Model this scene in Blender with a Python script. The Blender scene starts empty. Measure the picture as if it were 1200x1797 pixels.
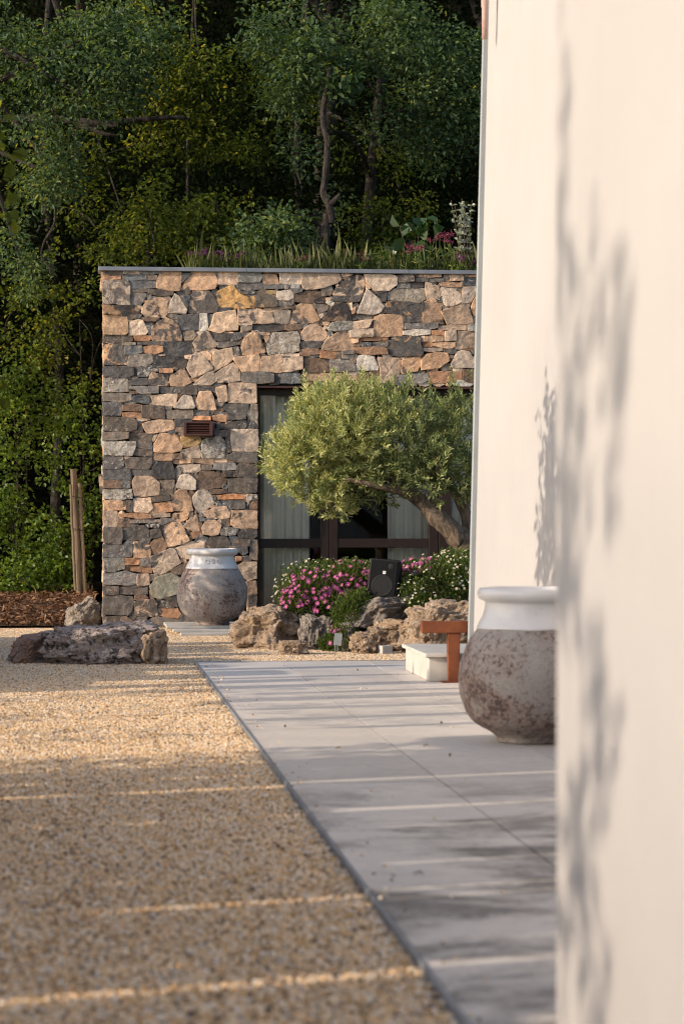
import bpy, bmesh, math, random
import numpy as np
from mathutils import Vector, Matrix, noise

random.seed(7)
RNG = np.random.default_rng(11)
scene = bpy.context.scene
COL = scene.collection
PI = math.pi

# ------------------------------------------------------------------ camera frame (photo is 1200 x 1797)
F = 85.0 / 36.0 * 1797.0
TH = math.atan(454.0 / F)
S, C = math.sin(TH), math.cos(TH)
H = 1.10
HZ = 898.5

def at(px, D):
    """world X, Y of a photo column at camera depth D"""
    u = (px - 600.0) / F
    return D * (S + u * C), D * (C - u * S)

def zz(py, D):
    return H - (py - HZ) / F * D

def P3(px, py, D):
    x, y = at(px, D)
    return Vector((x, y, zz(py, D)))

def onY(px, py, Yp):
    u = (px - 600.0) / F
    D = Yp / (C - u * S)
    return D * (S + u * C), zz(py, D)

def gD(py):
    return F * H / (py - HZ)

# sun
M_AZ = 0.27
ELEV = math.radians(21)
TEL = math.tan(ELEV) * math.sqrt(1 + M_AZ * M_AZ)
SUNV = Vector((-1, -M_AZ, TEL)).normalized()      # towards the sun

# ------------------------------------------------------------------ helpers
def tag(o, label=None, cat=None, group=None, kind=None):
    if label: o['label'] = label
    if cat: o['category'] = cat
    if group: o['group'] = group
    if kind: o['kind'] = kind
    return o

def empty(name, loc, rz=0):
    o = bpy.data.objects.new(name, None)
    o.empty_display_size = 0.1
    COL.objects.link(o)
    o.location = loc
    o.rotation_euler = (0, 0, rz)
    o['_inv'] = 0
    del o['_inv']
    return o

def link(name, me, mat=None, parent=None, world=True):
    """link a mesh whose coordinates are world coordinates; keeps them when parented"""
    o = bpy.data.objects.new(name, me)
    COL.objects.link(o)
    if mat is not None:
        me.materials.clear()
        me.materials.append(mat)
    if parent is not None:
        o.parent = parent
        if world:
            m = Matrix.Identity(4)
            p = parent
            while p is not None:
                m = (p.matrix_parent_inverse @ p.matrix_basis if p.parent else p.matrix_basis) @ m
                p = p.parent
            o.matrix_parent_inverse = m.inverted()
    return o

def mesh_np(name, V, faces_list, smooth=False):
    """faces_list: list of integer arrays (N,k)"""
    me = bpy.data.meshes.new(name)
    V = np.asarray(V, dtype=np.float32)
    me.vertices.add(len(V))
    me.vertices.foreach_set('co', V.ravel())
    nl = sum(f.size for f in faces_list)
    npoly = sum(len(f) for f in faces_list)
    me.loops.add(nl)
    me.polygons.add(npoly)
    me.loops.foreach_set('vertex_index', np.concatenate([f.ravel() for f in faces_list]).astype(np.int32))
    tot = np.concatenate([np.full(len(f), f.shape[1], dtype=np.int32) for f in faces_list])
    st = np.concatenate([[0], np.cumsum(tot)[:-1]]).astype(np.int32)
    me.polygons.foreach_set('loop_start', st)
    me.polygons.foreach_set('loop_total', tot)
    me.polygons.foreach_set('use_smooth', np.full(npoly, smooth, dtype=bool))
    me.update(calc_edges=True)
    return me

class MB:
    """collects shapes into one mesh"""
    def __init__(self):
        self.v = []
        self.f = []
    def add(self, vs, fs):
        o = len(self.v)
        self.v.extend([tuple(p) for p in vs])
        self.f.extend([tuple(i + o for i in f) for f in fs])
    def box(self, a, b, mat=None):
        x0, y0, z0 = a; x1, y1, z1 = b
        vs = [Vector(p) for p in ((x0,y0,z0),(x1,y0,z0),(x1,y1,z0),(x0,y1,z0),(x0,y0,z1),(x1,y0,z1),(x1,y1,z1),(x0,y1,z1))]
        if mat: vs = [mat @ p for p in vs]
        self.add(vs, [(0,3,2,1),(4,5,6,7),(0,1,5,4),(1,2,6,5),(2,3,7,6),(3,0,4,7)])
    def tube(self, pts, rad, n=8, rough=0.0, cap=True):
        pts = [Vector(p) for p in pts]
        vs = []
        ref = Vector((0.3, 0.9, 0.2)).normalized()
        for i, p in enumerate(pts):
            t = (pts[min(i+1, len(pts)-1)] - pts[max(i-1, 0)])
            if t.length < 1e-9: t = Vector((0,0,1))
            t.normalize()
            a = ref - t * ref.dot(t)
            if a.length < 0.05: a = Vector((1,0,0)) - t * t.x
            a.normalize(); b = t.cross(a); ref = a
            for k in range(n):
                an = 2 * PI * k / n
                r = rad[i]
                if rough: r *= 1 + rough * noise.noise(Vector((math.cos(an)*2.2, math.sin(an)*2.2, 0)) + p * 9)
                vs.append(p + a * (math.cos(an) * r) + b * (math.sin(an) * r))
        fs = []
        for i in range(len(pts)-1):
            for k in range(n):
                k2 = (k+1) % n
                fs.append((i*n+k, i*n+k2, (i+1)*n+k2, (i+1)*n+k))
        if cap:
            fs.append(tuple(range(n-1, -1, -1)))
            fs.append(tuple((len(pts)-1)*n + k for k in range(n)))
        self.add(vs, fs)
    def lathe(self, prof, n=64, cx=0, cy=0, cz=0, closed=False):
        vs = []
        for r, z in prof:
            for k in range(n):
                an = 2*PI*k/n
                vs.append((cx + r*math.cos(an), cy + r*math.sin(an), cz + z))
        fs = []
        for i in range(len(prof)-1):
            for k in range(n):
                k2 = (k+1) % n
                fs.append((i*n+k, i*n+k2, (i+1)*n+k2, (i+1)*n+k))
        self.add(vs, fs)
    def mesh(self, name, smooth=False, bevel=0, seg=2):
        me = bpy.data.meshes.new(name)
        me.from_pydata(self.v, [], self.f)
        if bevel:
            bm = bmesh.new(); bm.from_mesh(me)
            bmesh.ops.bevel(bm, geom=bm.edges[:], offset=bevel, segments=seg, affect='EDGES', profile=0.5, clamp_overlap=True)
            bm.to_mesh(me); bm.free()
        if smooth:
            me.polygons.foreach_set('use_smooth', [True]*len(me.polygons))
        me.update()
        return me
    def build(self, name, mat, parent=None, smooth=False, bevel=0, seg=2):
        return link(name, self.mesh(name, smooth, bevel, seg), mat, parent)

# ------------------------------------------------------------------ materials
def new_mat(name):
    m = bpy.data.materials.new(name)
    m.use_nodes = True
    nt = m.node_tree
    nt.nodes.clear()
    out = nt.nodes.new('ShaderNodeOutputMaterial')
    return m, nt, out

def N(nt, typ, **kw):
    n = nt.nodes.new(typ)
    for k, v in kw.items():
        if k.startswith('in_'):
            key = k[3:]
            key = int(key) if key.isdigit() else key.replace('_', ' ')
            n.inputs[key].default_value = v
        else:
            setattr(n, k, v)
    return n

def ramp(nt, stops, interp='LINEAR'):
    r = nt.nodes.new('ShaderNodeValToRGB')
    r.color_ramp.interpolation = interp
    e = r.color_ramp.elements
    while len(e) < len(stops): e.new(0.5)
    for i, (p, c) in enumerate(stops):
        e[i].position = p
        e[i].color = (c[0], c[1], c[2], 1) if not isinstance(c, (int, float)) else (c, c, c, 1)
    return r

def coords(nt, scale=(1,1,1)):
    tc = N(nt, 'ShaderNodeTexCoord')
    mp = N(nt, 'ShaderNodeMapping')
    mp.inputs['Scale'].default_value = scale
    nt.links.new(tc.outputs['Object'], mp.inputs['Vector'])
    return mp.outputs['Vector']

def noise_tex(nt, vec, scale, detail=6, rough=0.6, dist=0.0):
    n = N(nt, 'ShaderNodeTexNoise')
    n.inputs['Scale'].default_value = scale
    n.inputs['Detail'].default_value = detail
    n.inputs['Roughness'].default_value = rough
    n.inputs['Distortion'].default_value = dist
    nt.links.new(vec, n.inputs['Vector'])
    return n

def mixc(nt, fac, a, b, mode='MIX'):
    m = N(nt, 'ShaderNodeMix', data_type='RGBA', blend_type=mode)
    for sock, val in ((0, fac), (6, a), (7, b)):
        if isinstance(val, (int, float)): m.inputs[sock].default_value = val
        elif isinstance(val, (tuple, list)): m.inputs[sock].default_value = (val[0], val[1], val[2], 1)
        else: nt.links.new(val, m.inputs[sock])
    return m.outputs[2]

def math_n(nt, op, a, b=0.0, c=0.0, clamp=False):
    m = N(nt, 'ShaderNodeMath', operation=op, use_clamp=clamp)
    for i, v in enumerate((a, b, c)):
        if isinstance(v, (int, float)): m.inputs[i].default_value = v
        else: nt.links.new(v, m.inputs[i])
    return m.outputs[0]

def smooth(nt, v, lo, hi):
    m = N(nt, 'ShaderNodeMapRange', interpolation_type='SMOOTHSTEP')
    nt.links.new(v, m.inputs[0])
    for i, x in ((1, lo), (2, hi)):
        if isinstance(x, (int, float)): m.inputs[i].default_value = x
        else: nt.links.new(x, m.inputs[i])
    return m.outputs[0]

def bump(nt, h, strength=0.5, dist=0.01, prev=None):
    b = N(nt, 'ShaderNodeBump')
    b.inputs['Strength'].default_value = strength
    b.inputs['Distance'].default_value = dist
    nt.links.new(h, b.inputs['Height'])
    if prev is not None: nt.links.new(prev, b.inputs['Normal'])
    return b.outputs[0]

def bsdf(nt, out, col, rough=0.8, nrm=None, metal=0.0, spec=0.5, coat=0.0):
    b = N(nt, 'ShaderNodeBsdfPrincipled')
    if isinstance(col, (tuple, list)): b.inputs['Base Color'].default_value = (col[0], col[1], col[2], 1)
    else: nt.links.new(col, b.inputs['Base Color'])
    if isinstance(rough, (int, float)): b.inputs['Roughness'].default_value = rough
    else: nt.links.new(rough, b.inputs['Roughness'])
    b.inputs['Metallic'].default_value = metal
    b.inputs['Specular IOR Level'].default_value = spec
    b.inputs['Coat Weight'].default_value = coat
    if nrm is not None: nt.links.new(nrm, b.inputs['Normal'])
    nt.links.new(b.outputs[0], out.inputs['Surface'])
    return b

def mottled(name, c1, c2, scale=6, rough=0.8, bs=0.3, bd=0.01, bscale=40, metal=0, spec=0.4, c3=None, c3scale=30, c3lo=.55, c3hi=.65, stretch=(1,1,1)):
    m, nt, out = new_mat(name)
    v = coords(nt, stretch)
    n1 = noise_tex(nt, v, scale, 7, .62)
    col = mixc(nt, smooth(nt, n1.outputs[0], .35, .65), c1, c2)
    if c3:
        n3 = noise_tex(nt, v, c3scale, 5, .7)
        col = mixc(nt, smooth(nt, n3.outputs[0], c3lo, c3hi), col, c3)
    n2 = noise_tex(nt, v, bscale, 6, .65)
    bsdf(nt, out, col, rough, bump(nt, n2.outputs[0], bs, bd), metal, spec)
    return m

def leaf_mat(name, stops, trans=0.35, rough=0.5, spec=0.4, tcol=(1.4, 1.3, 0.45)):
    m, nt, out = new_mat(name)
    a = N(nt, 'ShaderNodeAttribute', attribute_name='tint')
    r = ramp(nt, stops)
    nt.links.new(a.outputs['Fac'], r.inputs[0])
    b = N(nt, 'ShaderNodeBsdfPrincipled')
    nt.links.new(r.outputs[0], b.inputs['Base Color'])
    b.inputs['Roughness'].default_value = rough
    b.inputs['Specular IOR Level'].default_value = spec
    t = N(nt, 'ShaderNodeBsdfTranslucent')
    tc = mixc(nt, 1.0, r.outputs[0], tcol, 'MULTIPLY')
    nt.links.new(tc, t.inputs[0])
    mx = N(nt, 'ShaderNodeMixShader')
    mx.inputs[0].default_value = trans
    nt.links.new(b.outputs[0], mx.inputs[1]); nt.links.new(t.outputs[0], mx.inputs[2])
    nt.links.new(mx.outputs[0], out.inputs['Surface'])
    return m

# --- dry stone wall
def make_stone_mat():
    m, nt, out = new_mat('rubble_stone')
    v = coords(nt)
    a1 = N(nt, 'ShaderNodeAttribute', attribute_name='col')
    a2 = N(nt, 'ShaderNodeAttribute', attribute_name='col2')
    np_ = noise_tex(nt, v, 7.5, 7, .62, .6)
    th = math_n(nt, 'SUBTRACT', .78, math_n(nt, 'MULTIPLY', a1.outputs['Alpha'], .56))
    pf = smooth(nt, np_.outputs[0], math_n(nt, 'SUBTRACT', th, .025), math_n(nt, 'ADD', th, .025))
    col = mixc(nt, pf, a1.outputs['Color'], a2.outputs['Color'])
    n2 = noise_tex(nt, v, 17, 8, .7)
    col = mixc(nt, .85, col, mixc(nt, smooth(nt, n2.outputs[0], .3, .7), (.55,.54,.55), (1.42,1.38,1.32)), 'MULTIPLY')
    n4 = noise_tex(nt, v, 9, 5, .6)
    col = mixc(nt, math_n(nt, 'MULTIPLY', smooth(nt, n4.outputs[0], .52, .72), .35), col, mixc(nt, .5, col, (.42,.2,.08)))
    nl = noise_tex(nt, v, 26, 8, .75, .8)
    lt = math_n(nt, 'SUBTRACT', .74, math_n(nt, 'MULTIPLY', a2.outputs['Alpha'], .3))
    lf = smooth(nt, nl.outputs[0], math_n(nt, 'SUBTRACT', lt, .03), math_n(nt, 'ADD', lt, .05))
    col = mixc(nt, math_n(nt, 'MULTIPLY', lf, .8), col, (.55,.51,.45))
    n3 = noise_tex(nt, v, 110, 5, .7)
    col = mixc(nt, .7, col, mixc(nt, smooth(nt, n3.outputs[0], .3, .7), (.62,.62,.63), (1.34,1.33,1.31)), 'MULTIPLY')
    # thin bedding cracks
    vs = coords(nt, (2.2, 2.2, 11))
    n5 = noise_tex(nt, vs, 3.2, 6, .6, 1.2)
    cr = smooth(nt, math_n(nt, 'ABSOLUTE', math_n(nt, 'SUBTRACT', n5.outputs[0], .5)), 0.0, .012)
    crk = math_n(nt, 'MULTIPLY', math_n(nt, 'SUBTRACT', 1.0, cr), smooth(nt, n4.outputs[0], .45, .6))
    col = mixc(nt, math_n(nt, 'MULTIPLY', crk, .55), col, (.05,.04,.035))
    b1 = bump(nt, n2.outputs[0], .7, .014)
    b2 = bump(nt, n3.outputs[0], .6, .006, b1)
    bsdf(nt, out, col, .85, b2, 0, .3)
    return m

def pot_mat():
    m, nt, out = new_mat('weathered_terracotta')
    v = coords(nt)
    n1 = noise_tex(nt, v, 3.0, 4, .55, .4)
    n2 = noise_tex(nt, v, 42, 8, .8, .2)
    n3 = noise_tex(nt, v, 75, 6, .75)
    base = mixc(nt, smooth(nt, n1.outputs[0], .42, .62), (.34,.30,.27), (.31,.22,.18))
    f = math_n(nt, 'ADD', math_n(nt, 'MULTIPLY', n2.outputs[0], .8), math_n(nt, 'MULTIPLY', n1.outputs[0], .35))
    col = mixc(nt, smooth(nt, f, .565, .66), base, (.085,.055,.047))
    n4 = noise_tex(nt, v, 9, 7, .68, .8)
    col = mixc(nt, math_n(nt, 'MULTIPLY', smooth(nt, n4.outputs[0], .5, .66), .6), col, (.37,.345,.31))
    col = mixc(nt, math_n(nt, 'MULTIPLY', smooth(nt, n3.outputs[0], .5, .68), .7), col, (.16,.13,.115))
    b = bump(nt, n2.outputs[0], .35, .006)
    bsdf(nt, out, col, smooth(nt, n2.outputs[0], -.4, 1.1), bump(nt, n3.outputs[0], .3, .003, b), 0, .35)
    return m

def glaze_mat():
    m, nt, out = new_mat('white_glaze')
    v = coords(nt)
    n1 = noise_tex(nt, v, 5, 5, .6)
    n2 = noise_tex(nt, v, 40, 4, .6)
    col = mixc(nt, smooth(nt, n1.outputs[0], .35, .7), (.72,.70,.68), (.63,.62,.61))
    col = mixc(nt, math_n(nt, 'MULTIPLY', smooth(nt, n2.outputs[0], .66, .74), .5), col, (.42,.35,.3))
    n3 = noise_tex(nt, v, 12, 4, .5)
    bsdf(nt, out, col, .3, bump(nt, n3.outputs[0], .25, .01), 0, .4)
    return m

def plaster_mat():
    m, nt, out = new_mat('white_plaster')
    v = coords(nt)
    n1 = noise_tex(nt, v, 1.1, 5, .6)
    n2 = noise_tex(nt, v, 260, 4, .7)
    n3 = noise_tex(nt, coords(nt, (1, 1, .18)), 18, 6, .65)
    col = mixc(nt, smooth(nt, n1.outputs[0], .3, .7), (.395,.381,.372), (.37,.356,.347))
    col = mixc(nt, math_n(nt, 'MULTIPLY', smooth(nt, n3.outputs[0], .5, .75), .35), col, (.35,.328,.31))
    b = bump(nt, n3.outputs[0], .2, .02)
    bsdf(nt, out, col, .9, bump(nt, n2.outputs[0], .35, .004, b), 0, .2)
    return m

def paving_mat():
    m, nt, out = new_mat('limestone_paving')
    v = coords(nt)
    a = N(nt, 'ShaderNodeAttribute', attribute_name='tint')
    n1 = noise_tex(nt, v, 1.6, 6, .62, .3)
    n2 = noise_tex(nt, v, 14, 6, .65)
    n3 = noise_tex(nt, v, 120, 4, .7)
    col = mixc(nt, smooth(nt, n1.outputs[0], .3, .7), (.62,.57,.515), (.54,.50,.455))
    tr = ramp(nt, [(0, .88), (1, 1.08)])
    nt.links.new(a.outputs['Fac'], tr.inputs[0])
    col = mixc(nt, 1.0, col, tr.outputs[0], 'MULTIPLY')
    col = mixc(nt, math_n(nt, 'MULTIPLY', smooth(nt, n2.outputs[0], .5, .75), .25), col, (.33,.29,.26))
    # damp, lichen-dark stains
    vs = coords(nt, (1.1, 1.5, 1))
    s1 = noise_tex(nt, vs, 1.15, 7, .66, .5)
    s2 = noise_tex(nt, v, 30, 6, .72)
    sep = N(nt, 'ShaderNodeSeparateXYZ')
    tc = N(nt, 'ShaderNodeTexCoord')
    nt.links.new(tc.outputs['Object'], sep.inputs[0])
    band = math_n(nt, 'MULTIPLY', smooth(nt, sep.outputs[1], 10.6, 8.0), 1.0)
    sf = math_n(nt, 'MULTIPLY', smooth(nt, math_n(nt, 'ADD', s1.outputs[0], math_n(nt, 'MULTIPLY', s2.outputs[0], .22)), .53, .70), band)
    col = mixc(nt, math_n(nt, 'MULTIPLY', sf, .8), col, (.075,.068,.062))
    b = bump(nt, n2.outputs[0], .15, .004)
    bsdf(nt, out, col, smooth(nt, n2.outputs[0], -.3, 1.2), bump(nt, n3.outputs[0], .2, .001, b), 0, .35)
    return m

def pebble_mat(name, inst):
    m, nt, out = new_mat(name)
    stops = [(0,(.13,.10,.08)),(.10,(.33,.22,.13)),(.25,(.60,.39,.19)),(.42,(.72,.52,.30)),(.56,(.75,.59,.41)),(.68,(.68,.40,.175)),(.8,(.82,.70,.53)),(.9,(.52,.46,.40)),(1,(.84,.76,.64))]
    if inst:
        a = N(nt, 'ShaderNodeAttribute', attribute_name='tint', attribute_type='INSTANCER')
        r = ramp(nt, stops)
        nt.links.new(a.outputs['Fac'], r.inputs[0])
        v = coords(nt)
        n2 = noise_tex(nt, v, 2.5, 4, .6)
        col = mixc(nt, .6, r.outputs[0], mixc(nt, smooth(nt, n2.outputs[0], .3, .7), (.7,.7,.7), (1.25,1.25,1.25)), 'MULTIPLY')
        bsdf(nt, out, col, .75, None, 0, .3)
    else:
        v = coords(nt)
        vo = N(nt, 'ShaderNodeTexVoronoi')
        vo.inputs['Scale'].default_value = 70
        nt.links.new(v, vo.inputs['Vector'])
        sp = N(nt, 'ShaderNodeSeparateColor')
        nt.links.new(vo.outputs['Color'], sp.inputs[0])
        r = ramp(nt, stops)
        nt.links.new(sp.outputs[0], r.inputs[0])
        col = mixc(nt, smooth(nt, vo.outputs['Distance'], .3, .62), r.outputs[0], (.22,.165,.11))
        bsdf(nt, out, col, .85, bump(nt, vo.outputs['Distance'], -.8, .02), 0, .3)
    return m

def rock_mat(name, cols, dark, pale, sc=5.0):
    m, nt, out = new_mat(name)
    v = coords(nt)
    n1 = noise_tex(nt, v, sc, 7, .66, .5)
    n2 = noise_tex(nt, v, sc*4.5, 8, .72, .4)
    n3 = noise_tex(nt, v, sc*16, 6, .7)
    col = mixc(nt, smooth(nt, n1.outputs[0], .38, .62), cols[0], cols[1])
    col = mixc(nt, math_n(nt, 'MULTIPLY', smooth(nt, n2.outputs[0], .56-dark[1], .66-dark[1]), .9), col, dark[0])
    n5 = noise_tex(nt, v, sc*3, 6, .7, 1.0)
    col = mixc(nt, math_n(nt, 'MULTIPLY', smooth(nt, n5.outputs[0], .58-pale[1], .68-pale[1]), .85), col, pale[0])
    col = mixc(nt, .7, col, mixc(nt, smooth(nt, n3.outputs[0], .3, .7), (.6,.6,.6), (1.25,1.25,1.25)), 'MULTIPLY')
    geo = N(nt, 'ShaderNodeNewGeometry')
    b1 = bump(nt, n2.outputs[0], 1.0, .035)
    b2 = bump(nt, n3.outputs[0], .9, .010, b1)
    bsdf(nt, out, col, .92, b2, 0, .2)
    return m

def glass_mat():
    m, nt, out = new_mat('window_glass')
    g = N(nt, 'ShaderNodeBsdfGlossy'); g.inputs['Roughness'].default_value = 0.01
    g.inputs['Color'].default_value = (.9,.95,.93,1)
    t = N(nt, 'ShaderNodeBsdfTransparent'); t.inputs[0].default_value = (.99,.985,.97,1)
    fr = N(nt, 'ShaderNodeFresnel'); fr.inputs[0].default_value = 1.45
    mx = N(nt, 'ShaderNodeMixShader')
    nt.links.new(fr.outputs[0], mx.inputs[0]); nt.links.new(t.outputs[0], mx.inputs[1]); nt.links.new(g.outputs[0], mx.inputs[2])
    nt.links.new(mx.outputs[0], out.inputs['Surface'])
    return m

def bark_mat(name, c1, c2, sc=14):
    m, nt, out = new_mat(name)
    v = coords(nt, (1, 1, .35))
    n1 = noise_tex(nt, v, sc, 8, .7, 1.2)
    n2 = noise_tex(nt, coords(nt), sc*3, 6, .7)
    col = mixc(nt, smooth(nt, n1.outputs[0], .38, .62), c1, c2)
    b = bump(nt, n1.outputs[0], 1.0, .04)
    bsdf(nt, out, col, .9, bump(nt, n2.outputs[0], .6, .01, b), 0, .2)
    return m

def plain(name, col, rough=.6, metal=0, spec=.4):
    return mottled(name, tuple(c*.92 for c in col), tuple(min(1, c*1.08) for c in col), 12, rough, .12, .004, 90, metal, spec)

M = {}
M['stone'] = make_stone_mat()
M['pot'] = pot_mat(); M['glaze'] = glaze_mat(); M['plaster'] = plaster_mat(); M['paving'] = paving_mat()
M['pebble'] = pebble_mat('gravel_pebbles', True); M['gravel'] = pebble_mat('gravel_base', False)
M['mortar'] = mottled('dark_mortar', (.012,.011,.010), (.03,.027,.024), 9, .95, .8, .03, 30)
M['zinc'] = mottled('zinc_coping', (.20,.215,.24), (.26,.275,.30), 5, .45, .1, .004, 30, .25)
M['brown_metal'] = plain('brown_lacquer', (.030,.019,.016), .35)
M['lamp_metal'] = plain('lamp_brown_metal', (.085,.038,.032), .4)
M['glass'] = glass_mat()
M['curtain'] = mottled('curtain_linen', (.86,.80,.68), (.90,.85,.74), 3, .9, .2, .003, 200)
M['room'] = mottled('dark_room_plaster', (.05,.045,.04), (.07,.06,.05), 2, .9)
M['corten'] = mottled('corten_steel', (.15,.044,.019), (.21,.068,.027), 7, .75, .4, .004, 60, 0, .3, (.13,.04,.02), 25, .56, .7)
M['slab'] = mottled('pale_stone_slab', (.52,.49,.44), (.42,.40,.365), 4, .75, .25, .004, 80)
M['shadeplaster'] = mottled('shade_grey_plaster', (.30,.325,.335), (.26,.285,.295), 3, .85, .3, .01, 50)  # grey-blue stands in for shade on the wall's end trim
M['black'] = plain('black_plastic', (.006,.0065,.0075), .5, 0, .15)
M['grille'] = plain('black_speaker_grille', (.008,.0085,.0095), .8, 0, .08)
M['white'] = plain('white_badge', (.75,.75,.75), .4)
M['mulch_soil'] = mottled('mulch_soil', (.06,.035,.02), (.11,.06,.034), 12, .95, .9, .03, 50)
M['shade_soil'] = mottled('shade_black_soil', (.004,.0045,.003), (.010,.009,.005), 5, 1, .8, .05, 20, 0, .0)  # near-black soil paints the dark voids of the wood
M['soil'] = mottled('dark_soil', (.014,.011,.008), (.032,.024,.016), 5, .95, .8, .05, 20)
M['wood'] = mottled('grey_weathered_wood', (.11,.085,.06), (.19,.15,.105), 8, .85, .5, .008, 50, 0, .3, (.10,.07,.05), 20, .6, .7, (1,1,.12))
M['darkbark'] = bark_mat('dark_bark', (.022,.018,.015), (.06,.05,.042))
M['oakbark'] = bark_mat('oak_bark', (.10,.075,.055), (.19,.155,.12))
M['olivebark'] = bark_mat('olive_bark', (.10,.075,.055), (.27,.20,.145), 16)
M['rock_grey'] = rock_mat('lichen_boulder', ((.52,.42,.37),(.42,.34,.30)), ((.026,.024,.025),.075), ((.74,.65,.59),.05), 4.5)
M['rock_brown'] = rock_mat('pitted_brown_rock', ((.48,.34,.215),(.40,.30,.22)), ((.06,.038,.026),.03), ((.66,.55,.44),.04), 5)
M['rock_pale'] = rock_mat('pale_grey_rock', ((.32,.27,.22),(.22,.19,.165)), ((.06,.05,.045),.0), ((.50,.45,.39),.03), 4)
M['rock_red'] = rock_mat('pinkish_rock', ((.40,.235,.165),(.33,.235,.19)), ((.09,.06,.05),-.02), ((.48,.38,.33),.0), 5)
M['mulch'] = leaf_mat('mulch_chips', [(0,(.045,.022,.011)),(.5,(.13,.062,.03)),(1,(.28,.16,.085))], .05, .8)
M['oakleaf'] = leaf_mat('sun_tinted_oak_leaves', [(0,(.022,.036,.010)),(.5,(.085,.12,.026)),(.85,(.20,.23,.045)),(1,(.30,.27,.07))], .5, .6, .15, (1.8,1.6,.4))  # brightened, yellowed copy: sunlight painted into the oak leaf colour
M['oakleaf_shade'] = leaf_mat('shade_tinted_oak_leaves', [(0,(.024,.050,.028)),(.5,(.080,.135,.066)),(.85,(.16,.22,.085)),(1,(.27,.28,.08))], .42, .6, .2, (1.7,1.5,.4))  # blue-green copy: skylit shade painted into the oak leaf colour
M['ivy'] = leaf_mat('ivy_leaves', [(0,(.035,.070,.014)),(.6,(.11,.18,.030)),(1,(.22,.27,.05))], .45, .4, .25)
M['olive'] = leaf_mat('olive_leaves', [(0,(.10,.145,.075)),(.4,(.23,.29,.125)),(.8,(.44,.46,.20)),(1,(.60,.60,.33))], .42, .5, .25, (1.3,1.2,.55))  # pale end lifted to paint in sunlit highlights
M['herb'] = leaf_mat('herb_leaves', [(0,(.035,.065,.020)),(.5,(.095,.14,.035)),(1,(.22,.25,.07))], .4, .6, .2)
M['grass'] = leaf_mat('roof_grass', [(0,(.05,.075,.022)),(.6,(.12,.14,.045)),(1,(.25,.22,.10))], .35, .6)
M['shadeleaf'] = leaf_mat('shade_darkened_leaves', [(0,(.003,.006,.0025)),(.7,(.007,.013,.0045)),(1,(.022,.032,.009))], .4, .8, .05)  # near-black leaf colour paints deep shade between the trees
M['silver'] = leaf_mat('silver_leaves', [(0,(.20,.24,.19)),(1,(.42,.45,.37))], .25, .7)
M['bigleaf'] = leaf_mat('round_leaves', [(0,(.018,.045,.016)),(1,(.042,.085,.028))], .3, .4)
M['pink'] = leaf_mat('pink_petals', [(0,(.42,.05,.27)),(.6,(.58,.10,.39)),(1,(.64,.20,.47))], .3, .6, .3, (1.1,.8,1))
M['rosered'] = leaf_mat('red_pink_petals', [(0,(.15,.03,.05)),(1,(.27,.07,.11))], .3, .6, .3, (1.1,.8,1))
M['mauve'] = leaf_mat('mauve_petals', [(0,(.13,.035,.09)),(1,(.25,.08,.18))], .3, .6, .3, (1.1,.8,1))
M['daisy'] = leaf_mat('cream_petals', [(0,(.62,.56,.42)),(1,(.78,.74,.62))], .3, .6, .3, (1,1,.9))
M['tagmetal'] = plain('zinc_label', (.42,.46,.46), .5, .3)

# ------------------------------------------------------------------ leaves
def leaf_arrays(Pn, Dn, Nn, L, W, fold=0.25, wpos=(.3, .68)):
    Dn = Dn / np.linalg.norm(Dn, axis=1, keepdims=True)
    B = np.cross(Dn, Nn); bl = np.linalg.norm(B, axis=1, keepdims=True); B = B / np.maximum(bl, 1e-6)
    Nn = np.cross(B, Dn)
    L = L[:, None]; W = W[:, None]
    up = Nn * (W * fold)
    v0 = Pn
    v3 = Pn + Dn * L - Nn * (L * .08)
    r1 = Pn + Dn * (L*wpos[0]) + B * (W*.46) + up
    r2 = Pn + Dn * (L*wpos[1]) + B * (W*.5) + up
    l1 = Pn + Dn * (L*wpos[0]) - B * (W*.46) + up
    l2 = Pn + Dn * (L*wpos[1]) - B * (W*.5) + up
    V = np.stack([v0, r1, r2, v3, l2, l1], 1).reshape(-1, 3)
    n = len(Pn)
    b = (np.arange(n) * 6)[:, None]
    Fq = np.concatenate([b + np.array([[0,1,2,3]]), b + np.array([[0,3,4,5]])], 0)
    return V, Fq

def set_tint(me, t):
    at_ = me.attributes.new('tint', 'FLOAT', 'POINT')
    at_.data.foreach_set('value', np.asarray(t, dtype=np.float32))

def leaf_obj(name, Pn, Dn, Nn, L, W, T, mat, parent=None, fold=.25, wpos=(.3,.68)):
    V, Fq = leaf_arrays(np.asarray(Pn), np.asarray(Dn), np.asarray(Nn), np.asarray(L), np.asarray(W), fold, wpos)
    me = mesh_np(name, V, [Fq])
    set_tint(me, np.repeat(np.clip(T, 0, 1), 6))
    return link(name, me, mat, parent)

def unit(n):
    a = RNG.normal(size=(n, 3))
    return a / np.linalg.norm(a, axis=1, keepdims=True)

def clusters_to_leaves(cent, per, rad, L0, W0, outc=None, flat=.7, lv=.3):
    """leaves scattered round each cluster centre"""
    cent = np.asarray(cent)
    n = len(cent)
    Pn = np.repeat(cent, per, 0)
    off = unit(n*per) * (RNG.random((n*per, 1)) ** .55) * rad
    off[:, 2] *= flat
    Pn = Pn + off
    Dn = off / (np.linalg.norm(off, axis=1, keepdims=True) + 1e-6) + unit(n*per) * .8
    Dn[:, 2] -= .15
    Nn = unit(n*per) * .75 + np.array([0, 0, 1.0])
    k = 1 + (RNG.random(n*per) - .5) * 2 * lv
    ct = np.repeat(RNG.normal(0, .14, n), per)
    T = np.clip(.45 + ct + RNG.normal(0, .2, n*per), 0, 1)
    return Pn, Dn, Nn, L0*k, W0*k, T

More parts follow.
